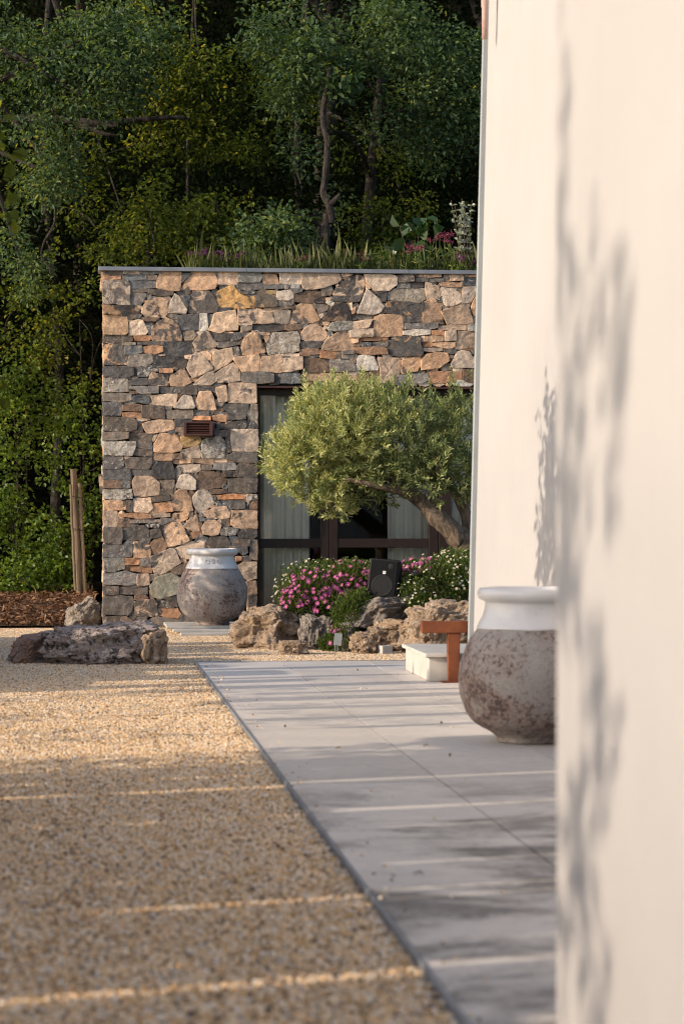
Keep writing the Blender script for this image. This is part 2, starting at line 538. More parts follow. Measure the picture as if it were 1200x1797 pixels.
def ell_points(c, r, n, shell=.45):
    d = unit(n)
    q = (shell + (1-shell) * RNG.random((n, 1))) ** .6
    return np.asarray(c) + d * q * np.asarray(r)

def join_into(dst, src):
    """merge the geometry of src into dst (same thing, same part)"""
    bm = bmesh.new()
    bm.from_mesh(dst.data); n0 = len(bm.faces)
    k = len(dst.data.materials)
    bm.from_mesh(src.data)
    for f in list(bm.faces)[n0:]: f.material_index = k
    dst.data.materials.append(src.data.materials[0])
    bm.to_mesh(dst.data); bm.free()
    bpy.data.objects.remove(src)
SKY_S = .145; SUN_S = 2.6; EXPO = 0.9
# ================================================================== SETTING
def sheet(name, x0, y0, x1, y1, z, mat, kind='structure'):
    mb = MB(); mb.add([(x0,y0,z),(x1,y0,z),(x1,y1,z),(x0,y1,z)], [(0,1,2,3)])
    o = mb.build(name, mat)
    return tag(o, kind=kind)

sheet('ground', -300, -300, 300, 300, -.03, M['soil'])
tag(sheet('gravel_bed', -14, -4, 12, 23.3, -.008, M['gravel']))

# added slope that hides the sky behind the wood
def hill_z(x, y):
    t = max(0, y - 31)
    return -.05 + .66 * t * (1 - math.exp(-t / 4)) + .35 * noise.noise(Vector((x*.25, y*.25, 3)))* min(1, t / 3)
V = []; nx, ny = 60, 40
for j in range(ny):
    for i in range(nx):
        x = -45 + 90 * i / (nx-1); y = 29.5 + 50 * j / (ny-1)
        V.append((x, y, hill_z(x, y)))
idx = np.arange(nx*ny).reshape(ny, nx)
Q = np.stack([idx[:-1,:-1], idx[:-1,1:], idx[1:,1:], idx[1:,:-1]], -1).reshape(-1, 4)
tag(link('hill', mesh_np('hill', V, [Q], True), M['shade_soil']), kind='structure')

# mulch bed: slightly mounded
def mulch_z(x, y):
    t = min(1, max(0, (y - 23.35) / 2.2))
    return .012 + .17 * t * t * (3 - 2*t) + .02 * noise.noise(Vector((x*2, y*2, 0))) * t
V = []; nx, ny = 60, 60
for j in range(ny):
    for i in range(nx):
        x = -7 + 7.12 * i / (nx-1); y = 23.35 + 8 * j / (ny-1)
        V.append((x, y, mulch_z(x, y)))
idx = np.arange(nx*ny).reshape(ny, nx)
Q = np.stack([idx[:-1,:-1], idx[:-1,1:], idx[1:,1:], idx[1:,:-1]], -1).reshape(-1, 4)
tag(link('mulch_bed', mesh_np('mulch_bed', V, [Q], True), M['mulch_soil']), kind='structure')
n = 9000
px_ = RNG.uniform(-2.6, .12, n); py_ = 23.4 + (RNG.random(n) ** 1.3) * 5
pz_ = np.array([mulch_z(a, b) for a, b in zip(px_, py_)]) + RNG.uniform(.002, .03, n)
Dn = unit(n); Dn[:, 2] *= .35
tag(leaf_obj('mulch_chips', np.stack([px_, py_, pz_], 1), Dn, unit(n)*.5+np.array([0,0,1.]), RNG.uniform(.03, .085, n), RNG.uniform(.012, .035, n), RNG.random(n), M['mulch'], fold=.1), kind='stuff')

# gravel pebbles (stuff, geometry nodes)
def gravel(name, rects, density, smin, smax, seed):
    mb = MB()
    for (x0, y0, x1, y1) in rects:
        mb.add([(x0,y0,.0),(x1,y0,.0),(x1,y1,.0),(x0,y1,.0)], [(0,1,2,3)])
    o = mb.build(name, M['pebble'])
    ng = bpy.data.node_groups.new(name, 'GeometryNodeTree')
    ng.interface.new_socket('Geometry', in_out='INPUT', socket_type='NodeSocketGeometry')
    ng.interface.new_socket('Geometry', in_out='OUTPUT', socket_type='NodeSocketGeometry')
    gi = ng.nodes.new('NodeGroupInput'); go = ng.nodes.new('NodeGroupOutput')
    d = ng.nodes.new('GeometryNodeDistributePointsOnFaces')
    d.inputs['Density'].default_value = density; d.inputs['Seed'].default_value = seed
    ico = ng.nodes.new('GeometryNodeMeshIcoSphere'); ico.inputs['Radius'].default_value = 1.0; ico.inputs['Subdivisions'].default_value = 1
    sm = ng.nodes.new('GeometryNodeSetMaterial'); sm.inputs['Material'].default_value = M['pebble']
    rv = ng.nodes.new('FunctionNodeRandomValue'); rv.data_type = 'FLOAT_VECTOR'
    rv.inputs[0].default_value = (smin, smin*.8, smin*.6); rv.inputs[1].default_value = (smax, smax*.85, smax*.7)
    rr = ng.nodes.new('FunctionNodeRandomValue'); rr.data_type = 'FLOAT_VECTOR'
    rr.inputs[0].default_value = (-.7, -.7, 0); rr.inputs[1].default_value = (.7, .7, 6.28); rr.inputs['Seed'].default_value = 5
    rc = ng.nodes.new('FunctionNodeRandomValue'); rc.data_type = 'FLOAT'; rc.inputs['Seed'].default_value = 9
    ip = ng.nodes.new('GeometryNodeInstanceOnPoints')
    st = ng.nodes.new('GeometryNodeStoreNamedAttribute'); st.data_type = 'FLOAT'; st.domain = 'INSTANCE'
    st.inputs['Name'].default_value = 'tint'
    L = ng.links.new
    L(gi.outputs[0], d.inputs['Mesh']); L(ico.outputs[0], sm.inputs['Geometry'])
    L(d.outputs['Points'], ip.inputs['Points']); L(sm.outputs[0], ip.inputs['Instance'])
    L(rr.outputs[0], ip.inputs['Rotation']); L(rv.outputs[0], ip.inputs['Scale'])
    L(ip.outputs[0], st.inputs['Geometry']); L(rc.outputs[1], st.inputs['Value'])
    L(st.outputs[0], go.inputs[0])
    md = o.modifiers.new('pebbles', 'NODES'); md.node_group = ng
    return tag(o, kind='stuff')

PX0, PY1 = .815, 17.5          # paving left edge and far edge
gravel('gravel_pebbles', [(-2.6, 4.0, PX0-.014, 17.5), (-2.6, 17.5, 4.2, 23.0)], 5600, .004, .0102, 3)

# paving
joint = sheet('paving', PX0, -8, 7.0, PY1, .004, M['mortar'])
V = []; Fq = []; T = []
xs = [PX0, 1.432]
while xs[-1] < 6.8: xs.append(xs[-1] + .615)
mbp = MB(); tl = []
for i in range(len(xs)-1):
    y = PY1
    k = 0
    first = [.55, 1.0, .35, .8, .6, 1.1, .4, .7, .9, .5][i % 10]
    while y > -7.5:
        ln = first if k == 0 else 1.22
        y0 = y - ln
        g = .0034
        mbp.box((xs[i]+g, y0+g, .0), (xs[i+1]-g, y-g, .016 + RNG.uniform(-.0008, .0008)))
        tl += [RNG.random()] * 8
        y = y0; k += 1
me = mbp.mesh('paving_slabs'); set_tint(me, tl)
tag(link('paving_slabs', me, M['paving']), kind='structure')
mb = MB(); mb.box((PX0-.012, -8, -.02), (PX0-.002, PY1, .021)); mb.box((PX0-.012, PY1+.002, -.02), (7, PY1+.010, .019))
tag(mb.build('paving_kerb', M['zinc']), kind='structure')
gravel_ = gravel
def stray(name, rect, density, z):
    o = gravel_(name, [rect], density, .0035, .008, 8); o.location.z = z; return o
stray('stray_pebbles', (PX0+.005, 4.5, PX0+.11, 17.4), 60, .019)
stray('stray_pebbles', (PX0+.11, 4.5, 2.3, 17.4), 1.6, .019)
# planting bed behind the rocks
V = []; nx, ny = 50, 30
def bed_z(x, y):
    a = min(1, max(0, (x - 1.55) / .5)); b = min(1, max(0, (y - 19.0) / .8)); c = min(1, max(0, (22.75 - y) / 1.2))
    return -.02 + .36 * a * b * c + .03 * noise.noise(Vector((x*3, y*3, 1)))
for j in range(ny):
    for i in range(nx):
        x = 1.45 + 4.2*i/(nx-1); y = 18.9 + 3.9*j/(ny-1)
        V.append((x, y, bed_z(x, y)))
idx = np.arange(nx*ny).reshape(ny, nx)
Q = np.stack([idx[:-1,:-1], idx[:-1,1:], idx[1:,1:], idx[1:,:-1]], -1).reshape(-1, 4)
tag(link('planting_bed', mesh_np('planting_bed', V, [Q], True), M['soil']), kind='structure')

# ================================================================== STONE HOUSE
YW = 23.0
SRC = {'A': (176,470,.141667), 'B': (336,470,.141667), 'G': (500,470,.141667), 'J': (664,470,.15), 'K': (176,630,.141667), 'L': (336,630,.141667),
       'P': (176,790,.141667), 'Q': (336,790,.141667), 'R': (176,945,.141667), 'U': (336,945,.141667), 'E': (500,460,.3)}
STONES = """
A
d 42,30 285,30 285,90 42,90
t 295,30 480,30 480,80 295,78
g 495,35 760,38 760,75 560,80 495,70
o 45,92 255,92 255,142 45,150
g 275,88 560,80 560,148 370,158 280,150
g 568,85 705,95 700,150 568,148
m 765,42 940,42 1000,60 1000,180 985,290 860,285 705,250 710,140
d 1010,72 1140,75 1080,120 1015,190
m 40,155 330,150 370,190 370,455 45,445 35,280
g 375,165 690,150 700,200 690,250 380,260
d 375,265 610,265 615,300 380,310
d 610,270 900,280 910,340 720,355 600,315
g 378,315 560,315 580,340 500,460 378,460
g 585,350 700,360 590,400
m 540,470 600,395 730,365 840,400 850,460 835,560 800,615 560,610 520,560
T 920,320 980,360 1080,520 1060,565 850,560 860,470
d 990,350 1110,350 1085,500
e 35,465 480,470 510,500 490,570 440,600 40,575
T 40,590 335,590 350,800 320,825 45,825 35,690
T 365,690 470,635 530,660 595,790 560,830 360,835
m 640,730 700,690 820,615 900,650 970,720 1005,800 1005,905 650,905
b 525,615 740,620 680,665 540,660
d 350,600 520,575 500,620 350,640
d 560,680 670,680 640,725 560,715
g 570,720 630,730 630,820 600,820
d 40,840 390,840 410,880 405,910 40,935
o 420,850 630,835 640,880 600,905 440,910
g 960,590 1220,575 1225,770 1010,775 970,700
g 840,575 950,580 955,640 910,640 840,605
l 1025,790 1160,782 1195,830 1150,890 1050,900
g 280,930 435,925 440,955 290,960
d 465,920 790,915 790,955 470,955
m 40,950 270,945 305,1020 330,1200 45,1205
g 305,970 515,965 520,1050 400,1075 310,1070
o 530,980 640,960 770,975 775,1040 700,1068 540,1050
d 790,920 1140,905 1155,1050 1000,1100 800,1085
g 365,1080 640,1065 655,1170 570,1225 350,1220
d 660,1080 725,1080 690,1165 660,1160
t 720,1075 800,1070 800,1090 740,1095
d 640,1215 720,1110 1050,1100 1090,1170 1075,1235 640,1240
T 1045,1095 1130,1080 1115,1140 1060,1120
B
t 0,60 120,42 270,45 320,160 290,260 90,275 -130,275 -85,190
g 285,60 340,60 325,95 295,90
g 325,110 340,120 335,170 320,165
t 345,50 570,50 572,205 420,210 335,205
l 580,55 860,55 865,130 840,180 580,182
t 905,45 1110,45 1090,70 905,72
t 870,85 1050,85 1085,200 890,205
T 1090,55 1355,55 1355,205 1200,210 1100,190
g 565,195 890,185 900,270 570,275
g 905,215 1190,205 1195,255 910,262
y 330,290 480,225 530,235 570,300 660,350 760,355 785,400 780,490 650,505 480,495 340,490 315,420
d 610,290 785,285 780,325 640,330
y 790,300 880,275 1030,285 1055,400 1050,480 800,490
T 1060,300 1255,270 1260,380 1200,405 1070,400
g 1060,415 1255,405 1270,440 1240,470 1065,475
m -30,380 20,290 200,280 260,330 310,430 330,490 300,555 60,560 -30,560
d 335,500 500,495 480,530 340,550
m 580,515 760,515 830,500 920,540 1010,560 1020,680 900,695 580,675
T 1025,530 1130,515 1230,530 1200,690 1035,690
g 1000,490 1260,480 1270,505 1000,515
T 105,575 195,570 205,770 160,785 105,780
g 210,590 275,580 270,640 215,720
T 285,570 540,525 575,690 570,770 430,780 360,810 215,775 270,640
t 590,690 750,690 745,710 600,715
g 615,730 750,720 745,770 620,795
e 755,710 960,705 1140,705 1155,770 1000,795 770,790
t 850,800 965,805 965,835 850,835
d 250,815 460,815 460,900 300,905
d 465,815 610,805 620,870 580,895 465,900
T 60,800 150,795 70,850
m 20,930 70,860 200,785 320,940 300,980 60,1035
g 325,920 600,910 595,950 400,990 330,985
t 650,880 760,800 840,830 915,1040 900,1055 640,1080 620,980
g 620,810 740,800 680,860 625,850
t 890,850 965,850 930,930
l 960,870 1020,810 1300,795 1335,850 1330,1030 1200,1055 950,1080 930,960
T 270,1040 505,995 520,1120 480,1170 285,1285
g 520,990 580,985 600,1080 560,1105 520,1090
t 540,1110 830,1075 850,1130 835,1280 760,1285 630,1280 535,1150
t 880,1105 1110,1075 1125,1160 1115,1305 980,1290 850,1280 860,1150
T 100,1040 190,1030 250,1080 245,1150 200,1140
t 0,1090 70,1050 110,1060 255,1210 260,1250 20,1370 -50,1240
T 1125,1070 1330,1060 1330,1090 1130,1090
m 1130,1100 1370,1100 1375,1250 1200,1290 1130,1290
G
T 210,55 660,60 690,150 650,190 500,240 330,270 240,270 210,200
t 685,60 835,65 835,90 720,115
m 590,320 640,250 800,110 890,90 970,110 990,200 960,310 880,360 760,345 600,345
T 975,85 1300,85 1385,110 1385,210 1290,280 1120,290 1020,190
l 55,205 180,200 180,255 80,260
g 0,210 45,215 40,260 0,265
g 60,260 220,260 200,300 110,320
b 130,330 270,290 480,290 510,370 500,440 300,440 100,420 100,370
d 490,290 580,290 560,345 500,330
d 560,360 790,355 800,425 560,410
d 805,365 960,330 920,420 810,425
W 520,405 610,435 580,475 510,435
m 70,600 140,470 200,440 320,445 385,560 430,650 340,680 100,690 60,650
g 365,460 540,465 520,530 430,560 395,510
T 420,590 470,570 475,600 440,640
b 460,650 540,540 620,450 750,440 790,530 830,660 600,665
t 475,675 550,675 530,715 480,710
l 530,775 560,690 640,670 830,665 845,760 640,785
T 850,670 1085,640 1030,740 850,760
T 905,540 1015,260 1160,390 1225,480 1190,550 1090,580 910,565
d 1130,310 1250,300 1245,420 1200,420
d 820,590 895,580 890,640 840,650
d 900,580 1080,590 1075,635 895,640
W 770,470 830,430 825,530 800,510
t 830,520 870,490 855,570 830,570
t 1105,600 1190,580 1440,590 1460,680 1445,845 1260,855 1100,850
T 800,780 900,760 1090,755 1090,855 940,860 810,865
b 0,710 190,700 205,760 60,780 0,770
g 205,690 290,690 240,740 205,740
t 195,830 240,750 380,670 520,800 500,870 460,910 270,905 200,890
d 185,915 440,910 450,990 370,1000 180,990
o 180,1010 415,1005 430,1070 230,1090 185,1070
t 460,960 560,860 650,800 760,780 820,920 850,980 840,1020 650,1030 460,1015
T 480,920 550,830 540,880
o 440,1030 690,1035 690,1125 440,1120
g 705,1035 850,1020 850,1065 720,1070
g 705,1075 850,1075 845,1135 720,1130
t 820,880 910,870 900,920 840,935
o 920,860 1200,860 1270,870 1260,900 940,905
d 960,925 1060,930 1055,980 960,978
d 1065,930 1180,920 1270,920 1265,980 1070,985
o 860,985 1200,985 1255,1000 1270,1070 1000,1075 860,1055
T 890,1150 915,1090 1010,1075 1100,1110 1150,1230 1140,1270 890,1270
E
b 112,560 260,568 262,645 115,648
g 265,568 400,580 408,635 268,645
t 545,560 675,560 670,640 660,710 560,705 555,620
m 680,575 790,550 795,600 770,640 690,645
o 385,570 410,572 410,590 388,588
m 112,655 410,650 415,690 115,695
b 418,650 550,640 553,705 420,710
g 665,660 830,650 835,690 800,710 670,705
o 845,640 1030,640 1035,705 840,710
b 1040,630 1115,630 1110,710 1040,690
T 975,615 1035,620 1030,642 985,640
J
d 225,90 400,85 415,160 235,175
t 310,62 410,65 400,90 330,85
t 430,70 725,65 725,110 600,115 430,105
d 430,120 575,120 575,160 440,165
d 585,125 755,120 760,165 600,168
g 760,75 830,80 830,155 765,160
m 835,80 985,85 985,150 840,155
t 1010,70 1160,65 1155,105 1010,105
d 980,115 1160,105 1155,210 985,205
g 220,190 365,185 365,235 220,240
e 375,180 525,175 525,230 375,235
o 705,180 780,170 970,180 960,230 750,220
t 545,170 570,168 640,200 705,215 695,310 690,365 565,375 550,260
l 100,290 200,245 540,240 550,370 480,405 290,390 105,380
e 65,500 95,395 240,395 480,410 500,470 495,570 330,550 70,530
t 520,410 560,392 745,410 725,520 750,600 560,640 515,635
d 510,400 530,420 510,520 500,440
T 725,240 860,235 960,310 970,400 900,435 790,450 755,410
T 985,230 1130,220 1140,280 1080,400 980,415
g 900,235 975,235 980,275 940,270
t 735,510 790,480 970,445 1050,470 1105,640 1080,660 800,665
t 1090,420 1150,300 1150,560 1110,560 1080,490
d 675,380 735,330 740,400 680,400
d 290,560 480,570 490,630 300,635
g 310,650 690,645 700,700 640,715 310,715
t 700,680 1015,675 1015,730 700,730
l 1040,675 1140,675 1140,735 1045,735
T 295,740 420,725 600,725 600,780 400,795 285,785
o 620,735 760,740 760,795 620,780
t 775,745 905,740 905,850 775,855
t 930,745 1140,740 1140,940 910,955 900,900 905,850
T 495,800 530,800 540,860 500,860
t 530,800 750,805 755,860 535,865
o 515,875 620,870 630,920 515,930
t 640,880 890,870 890,930 800,945 640,915
T 520,940 740,940 740,975 600,985 520,975
d 760,955 905,950 905,1000 850,1010 770,990
e 110,930 110,860 280,800 480,815 495,920 515,1000 490,1030 240,1040 130,1020
t 500,1080 560,1010 720,995 800,1005 820,1090 700,1170 500,1195
T 845,1130 920,980 980,965 1060,990 1120,1080 1120,1170 860,1165
t 840,1025 870,1030 860,1055 830,1050
d 1080,970 1130,960 1130,1030
K
d 40,95 310,95 415,110 420,200 330,230 45,225
b 430,110 460,110 455,210 430,200
d 470,110 620,105 625,150 600,215 475,220
g 635,125 725,125 720,155 640,155
o 735,120 900,122 895,170 740,170
m 605,250 640,165 740,190 770,200 850,280 850,335 600,330
d 755,185 845,185 845,270 780,250
t 865,220 1000,130 1050,150 1130,290 1020,345 880,335
l 40,240 345,240 350,405 45,410
d 355,265 590,235 590,320 380,325
T 360,230 465,220 460,240 365,250
g 370,340 720,340 720,425 500,430 440,385 370,370
d 730,350 1000,355 1000,420 760,425
b 365,400 460,405 460,435 370,430
g 40,425 385,430 390,510 300,530 45,520
d 400,480 470,450 600,460 630,520 590,560 420,520
T 635,450 950,435 945,540 910,585 640,570
T 910,600 1040,450 1130,470 1170,590 1150,615 930,610
g 1010,345 1200,335 1200,440 1015,435
d 40,545 270,540 275,620 260,700 45,700
b 285,570 470,560 520,570 510,650 285,640
o 280,665 505,665 505,735 290,715
b 520,575 790,580 805,740 520,725
g 805,640 1150,630 1155,700 1135,740 840,740
T 460,740 600,735 620,755 470,775
d 40,715 400,730 460,770 455,870 380,895 45,895
d 470,780 525,790 530,900 475,905
t 525,800 640,765 895,755 925,810 920,870 680,920 580,925
d 925,750 1140,745 1130,790 1050,830 930,840
b 940,850 1050,850 1040,910 940,905
g 40,910 355,910 355,985 200,1005 40,1010
d 365,915 650,925 645,1025 370,1020
t 660,935 715,930 670,1020 655,1025
t 660,1080 740,930 920,925 1015,1075 1000,1135 890,1160 665,1150
g 945,930 1000,990 1000,1020 960,970
y 1000,960 1240,950 1245,1030 1190,1070 1030,1100 1010,1020
l 40,1025 440,1025 445,1070 405,1195 50,1190
d 460,1035 640,1030 645,1125 460,1095
d 420,1110 645,1135 645,1210 410,1190
L
T 20,310 200,170 270,160 310,270 240,325 30,325
m 300,180 380,120 520,45 600,150 610,270 480,290 330,290
g 625,160 940,165 1020,190 1020,290 840,300 625,285
d 1030,195 1180,175 1340,180 1345,300 1035,300
d 85,340 285,345 285,405 90,400
t 300,360 430,330 450,520 340,530
m 460,300 720,295 800,310 805,545 460,540
t 50,540 100,410 240,405 270,480 310,630 90,625
d 310,560 700,555 700,680 480,670 320,610
d 440,680 680,680 670,745 445,755
d 280,660 440,665 440,690 285,690
d 40,630 220,640 220,705 40,700
o 10,710 235,710 235,760 20,755
o 265,700 430,700 430,780 270,755
d 400,830 480,790 670,760 685,800 670,855 410,870
T 420,775 510,765 430,800
l 690,690 740,560 815,565 820,850 720,840
T 495,900 570,880 820,870 825,1145 510,1140 490,1010
d 350,890 485,880 480,965 350,960
d 310,800 390,800 390,860 320,860
b 230,645 290,650 250,700
b 260,780 300,790 270,890
d 280,870 340,870 340,950 290,960
o 320,910 345,910 345,960 325,955
l 130,1020 200,980 360,970 400,1000 415,1080 410,1230 290,1225 130,1220
d 425,980 490,980 490,1150 430,1160
t 0,1100 90,1075 115,1180 105,1225 -140,1225 -125,1130
P
t 665,40 900,35 895,130 680,125
b 910,50 1020,40 1020,105 910,105
t 915,115 1120,105 1120,160 950,165
d 45,80 280,75 295,190 240,230 45,230
d 305,120 400,90 640,95 645,180 600,235 340,225
d 40,245 360,240 380,300 375,365 45,365
d 390,250 640,245 645,320 400,310
e 645,210 730,150 880,145 930,270 925,355 710,350 655,300
b 45,380 265,380 265,470 45,470
g 275,380 370,385 370,470 275,470
t 400,400 440,325 650,335 735,400 740,480 725,555 560,575 430,560
l 40,490 390,480 400,600 200,610 45,600
m 45,620 330,620 330,740 50,745
b 335,625 405,630 400,765 335,755
T 410,600 625,590 650,720 590,775 420,765
d 640,580 860,560 870,620 650,645
g 755,375 925,370 915,465 765,465
d 740,480 905,475 900,545 740,550
T 935,440 1000,310 1100,310 1180,370 1180,490 1050,490 1000,465 930,470
t 885,560 980,490 1060,490 1130,620 1150,740 1070,760 910,750
o 655,665 880,630 900,760 660,775
m 45,755 210,760 225,850 200,945 50,950
o 235,785 500,775 630,800 630,840 520,850 240,820
t 665,785 865,785 865,825 670,830
g 380,860 730,855 730,895 380,905
b 225,850 365,850 365,950 205,945
m 905,790 1100,770 1080,850 1020,880 905,870
g 750,850 880,845 880,880 750,930
l 590,920 730,915 720,965 600,950
d 40,960 270,955 280,1060 265,1160 45,1150
d 290,1000 380,940 540,930 610,1000 610,1090 400,1120 285,1110
d 625,990 740,960 770,1080 640,1090
m 750,950 870,900 990,890 1060,1010 1110,1120 1000,1165 840,1195 800,1080
b 630,1150 700,1090 770,1070 830,1180 800,1250 650,1290
t 1030,945 1140,830 1200,790 1215,900 1245,995 1150,1005
o 1100,1020 1250,1010 1275,1070 1150,1095
Q
o 20,110 270,105 275,180 120,160 20,155
t 285,95 440,95 440,150 290,150
d 435,75 520,30 810,30 820,155 560,150 450,110
g 265,240 290,165 540,160 560,240 400,250
b 115,185 255,180 250,245 115,250
T 0,180 110,175 110,250 60,275 -155,270 -165,180
d 565,200 590,165 815,165 815,340 570,330 555,260
b 385,260 550,260 540,330 440,330
b 65,380 110,270 280,265 440,350 430,410 360,460 180,490 100,480
d 455,360 600,345 815,355 815,500 790,530 460,525
b 225,490 440,485 445,530 250,545
o 315,560 560,545 675,570 670,605 340,610
l 685,560 810,550 815,610 720,620 700,690 690,640
b 720,620 815,610 815,730 730,730
d 470,630 660,630 660,720 560,735 490,720
T 15,590 90,495 200,500 290,650 250,690 120,780 70,760 30,670
d 300,640 460,625 460,690 320,690
m 145,770 330,700 430,700 480,780 470,840 350,850 200,840
m 500,750 640,745 810,745 815,970 560,965 490,920
d 250,570 300,560 300,620 270,620
g 100,840 170,845 170,880 110,875
m 130,960 180,880 300,870 370,930 340,1040 250,1055 150,1040
b 370,860 480,855 480,945 380,945
d 360,1010 400,955 570,965 580,1000 540,1050 370,1055
d 580,1030 620,980 810,985 810,1070 760,1095 590,1085
e 180,1180 240,1070 440,1075 480,1150 480,1290 170,1280
d 490,1105 720,1110 715,1190 490,1190
b 725,1115 815,1115 815,1360 725,1340
R
d 40,70 390,70 405,140 395,230 45,235
m 420,40 600,40 630,130 620,230 420,240
l 45,245 290,245 305,370 180,405 60,415
o 305,250 490,245 480,325 310,325
g 500,245 630,240 635,345 500,340
o 345,345 600,345 645,370 640,430 380,400
g 40,430 320,410 450,440 455,550 400,575 45,570
t 465,440 600,440 615,570 460,580
g 615,450 680,445 690,490 620,530
d 40,595 230,595 230,695 45,690
d 245,600 590,595 590,690 245,690
n 620,590 700,480 880,430 1000,490 960,640 930,690 750,745 650,715
m 620,230 860,130 920,130 1000,300 830,410 720,460 680,450 640,310
b 870,400 1110,270 1050,430 960,450
T 945,120 1060,60 1290,15 1290,130 1100,250 1010,230 970,180
d 45,710 400,720 420,770 400,900 350,955 200,940 45,940
m 425,780 660,750 705,800 715,950 560,970 430,960
d 770,770 830,750 920,860 780,855
b 850,745 940,700 960,850 900,830
o 735,860 960,870 1000,930 960,990 750,960
d 45,975 250,960 230,1100 50,1105
b 265,970 330,970 450,1050 450,1110 245,1110
d 460,980 580,975 570,1070 470,1060
g 590,1010 660,980 980,980 1000,1000 960,1140 600,1150
g 480,1080 560,1080 560,1160 490,1140
d 990,980 1050,900 1200,1050 1100,1120 980,1100
d 720,770 760,770 770,850 725,840
U
o 550,225 620,225 620,270 550,285
b 640,220 740,220 740,275 640,280
T 570,340 640,295 805,295 805,490 700,520 600,440
b 680,530 800,525 810,680 700,690
d 700,700 805,695 805,800 705,800
m 700,820 800,810 800,900 690,900
d 630,920 800,915 800,1010 630,1010
d 480,95 690,95 700,180 640,210 600,170 490,150
"""
PAL = {  # colour, second colour, patch amount, lichen amount
 't': ((.57,.40,.275), (.20,.16,.125), .16, .12), 'T': ((.61,.49,.38), (.27,.215,.16), .2, .25),
 'o': ((.47,.27,.16), (.28,.13,.07), .28, .22), 'g': ((.215,.195,.175), (.34,.28,.21), .25, .42),
 'd': ((.135,.123,.112), (.25,.19,.14), .17, .42), 'b': ((.215,.155,.115), (.10,.09,.085), .3, .15),
 'm': ((.54,.39,.275), (.14,.125,.112), .38, .2), 'e': ((.105,.096,.088), (.46,.29,.165), .36, .12),
 'l': ((.30,.255,.20), (.12,.105,.095), .35, .75), 'y': ((.50,.35,.175), (.15,.125,.10), .36, .25),
 'W': ((.58,.50,.38), (.5,.42,.3), .1, .3), 'n': ((.33,.31,.235), (.25,.25,.19), .3, .45)}

class StoneMesh:
    def __init__(self):
        self.V = []; self.F = []; self.c1 = []; self.c2 = []
        self.polys = []
    def stone(self, poly, cls, mapper, prot=0.0):
        """poly in plane coordinates (metres); mapper(a, b, depth) -> world"""
        P = np.array(poly, float)
        ar = .5*np.sum(P[:,0]*np.roll(P[:,1],-1) - np.roll(P[:,0],-1)*P[:,1])
        if abs(ar) < 2e-4: return
        if ar < 0: P = P[::-1]
        self.polys.append(P.copy())
        cen = P.mean(0)
        # round the corners a little, resample and roughen
        Q = []
        n = len(P)
        for i in range(n):
            a, b, c = P[i-1], P[i], P[(i+1) % n]
            k = min(.12, .005/ max(1e-6, np.linalg.norm(b-a)), .005/ max(1e-6, np.linalg.norm(c-b)))
            Q.append(b + (a-b)*k); Q.append(b + (c-b)*k)
        Rr = []
        for i in range(len(Q)):
            a, b = Q[i], Q[(i+1) % len(Q)]
            m_ = max(1, int(np.linalg.norm(b-a)/.024))
            for j in range(m_): Rr.append(a + (b-a)*j/m_)
        Rr = np.array(Rr)
        seed = random.random()*100
        size = math.sqrt(abs(ar))
        out = Rr - cen
        rl = np.linalg.norm(out, axis=1)
        jit = np.array([noise.noise(Vector((p[0]*22, p[1]*22, seed))) for p in Rr]) * min(.009, size*.05)
        jit += .0066
        Rr = Rr + out / np.maximum(rl, 1e-6)[:, None] * jit[:, None]
        out = Rr - cen; rl = np.maximum(np.linalg.norm(out, axis=1), 1e-6)
        tx, ty = random.gauss(0, .045), random.gauss(0, .045)
        bulge = random.uniform(-.003, .004)
        base = len(self.V)
        nn = len(Rr)
        rings = [(0, -.05), (0, .006), (.0025, .010), (.008, .0108)]
        pts = []
        for ins, d in rings:
            s = np.maximum(1 - ins/rl, .3)
            pts.append((cen + out*s[:, None], d))
        for f_ in (.62, .3):
            pts.append((cen + out*((np.maximum(1-.008/rl, .3))*f_)[:, None], .010))
        for ri, (rp, d) in enumerate(pts):
            for p in rp:
                q = p - cen
                dd = d + prot + tx*q[0] + ty*q[1]
                if ri >= 2:
                    r01 = np.linalg.norm(q)/max(size*.6, .02)
                    dd += bulge*max(0, 1-r01) +   .0055*noise.noise(Vector((p[0]*9, p[1]*9, seed))) + .004*noise.noise(Vector((p[0]*28, p[1]*28, seed+5)))
                self.V.append(mapper(p[0], p[1], dd))
        self.V.append(mapper(cen[0], cen[1], .010+prot+bulge))
        for r in range(len(pts)-1):
            for k in range(nn):
                k2 = (k+1) % nn
                self.F.append((base+r*nn+k, base+r*nn+k2, base+(r+1)*nn+k2, base+(r+1)*nn+k))
        top = base + (len(pts)-1)*nn; ci = base + len(pts)*nn
        for k in range(nn): self.F.append((top+k, top+(k+1) % nn, ci))
        c1, c2, pa, li = PAL[cls]
        w = random.gauss(1, .13); hue = random.gauss(0, .07)
        a = (c1[0]*w*(1+hue), c1[1]*w, c1[2]*w*(1-hue), min(1, max(0, pa+random.gauss(0, .1))))
        w2 = random.gauss(1, .15)
        b = (c2[0]*w2, c2[1]*w2, c2[2]*w2, min(1, max(0, li+random.gauss(0, .12))))
        cnt = len(self.V)-base
        self.c1 += [a]*cnt; self.c2 += [b]*cnt
    def build(self, name, mat, parent):
        me = bpy.data.meshes.new(name)
        me.from_pydata(self.V, [], self.F)
        for nm, dat in (('col', self.c1), ('col2', self.c2)):
            at_ = me.attributes.new(nm, 'FLOAT_COLOR', 'POINT')
            at_.data.foreach_set('color', np.array(dat, dtype=np.float32).ravel())
        sm = [False]*len(me.polygons)
        me.polygons.foreach_set('use_smooth', sm)
        me.update()
        me.shade_smooth() if False else None
        return link(name, me, mat, parent)

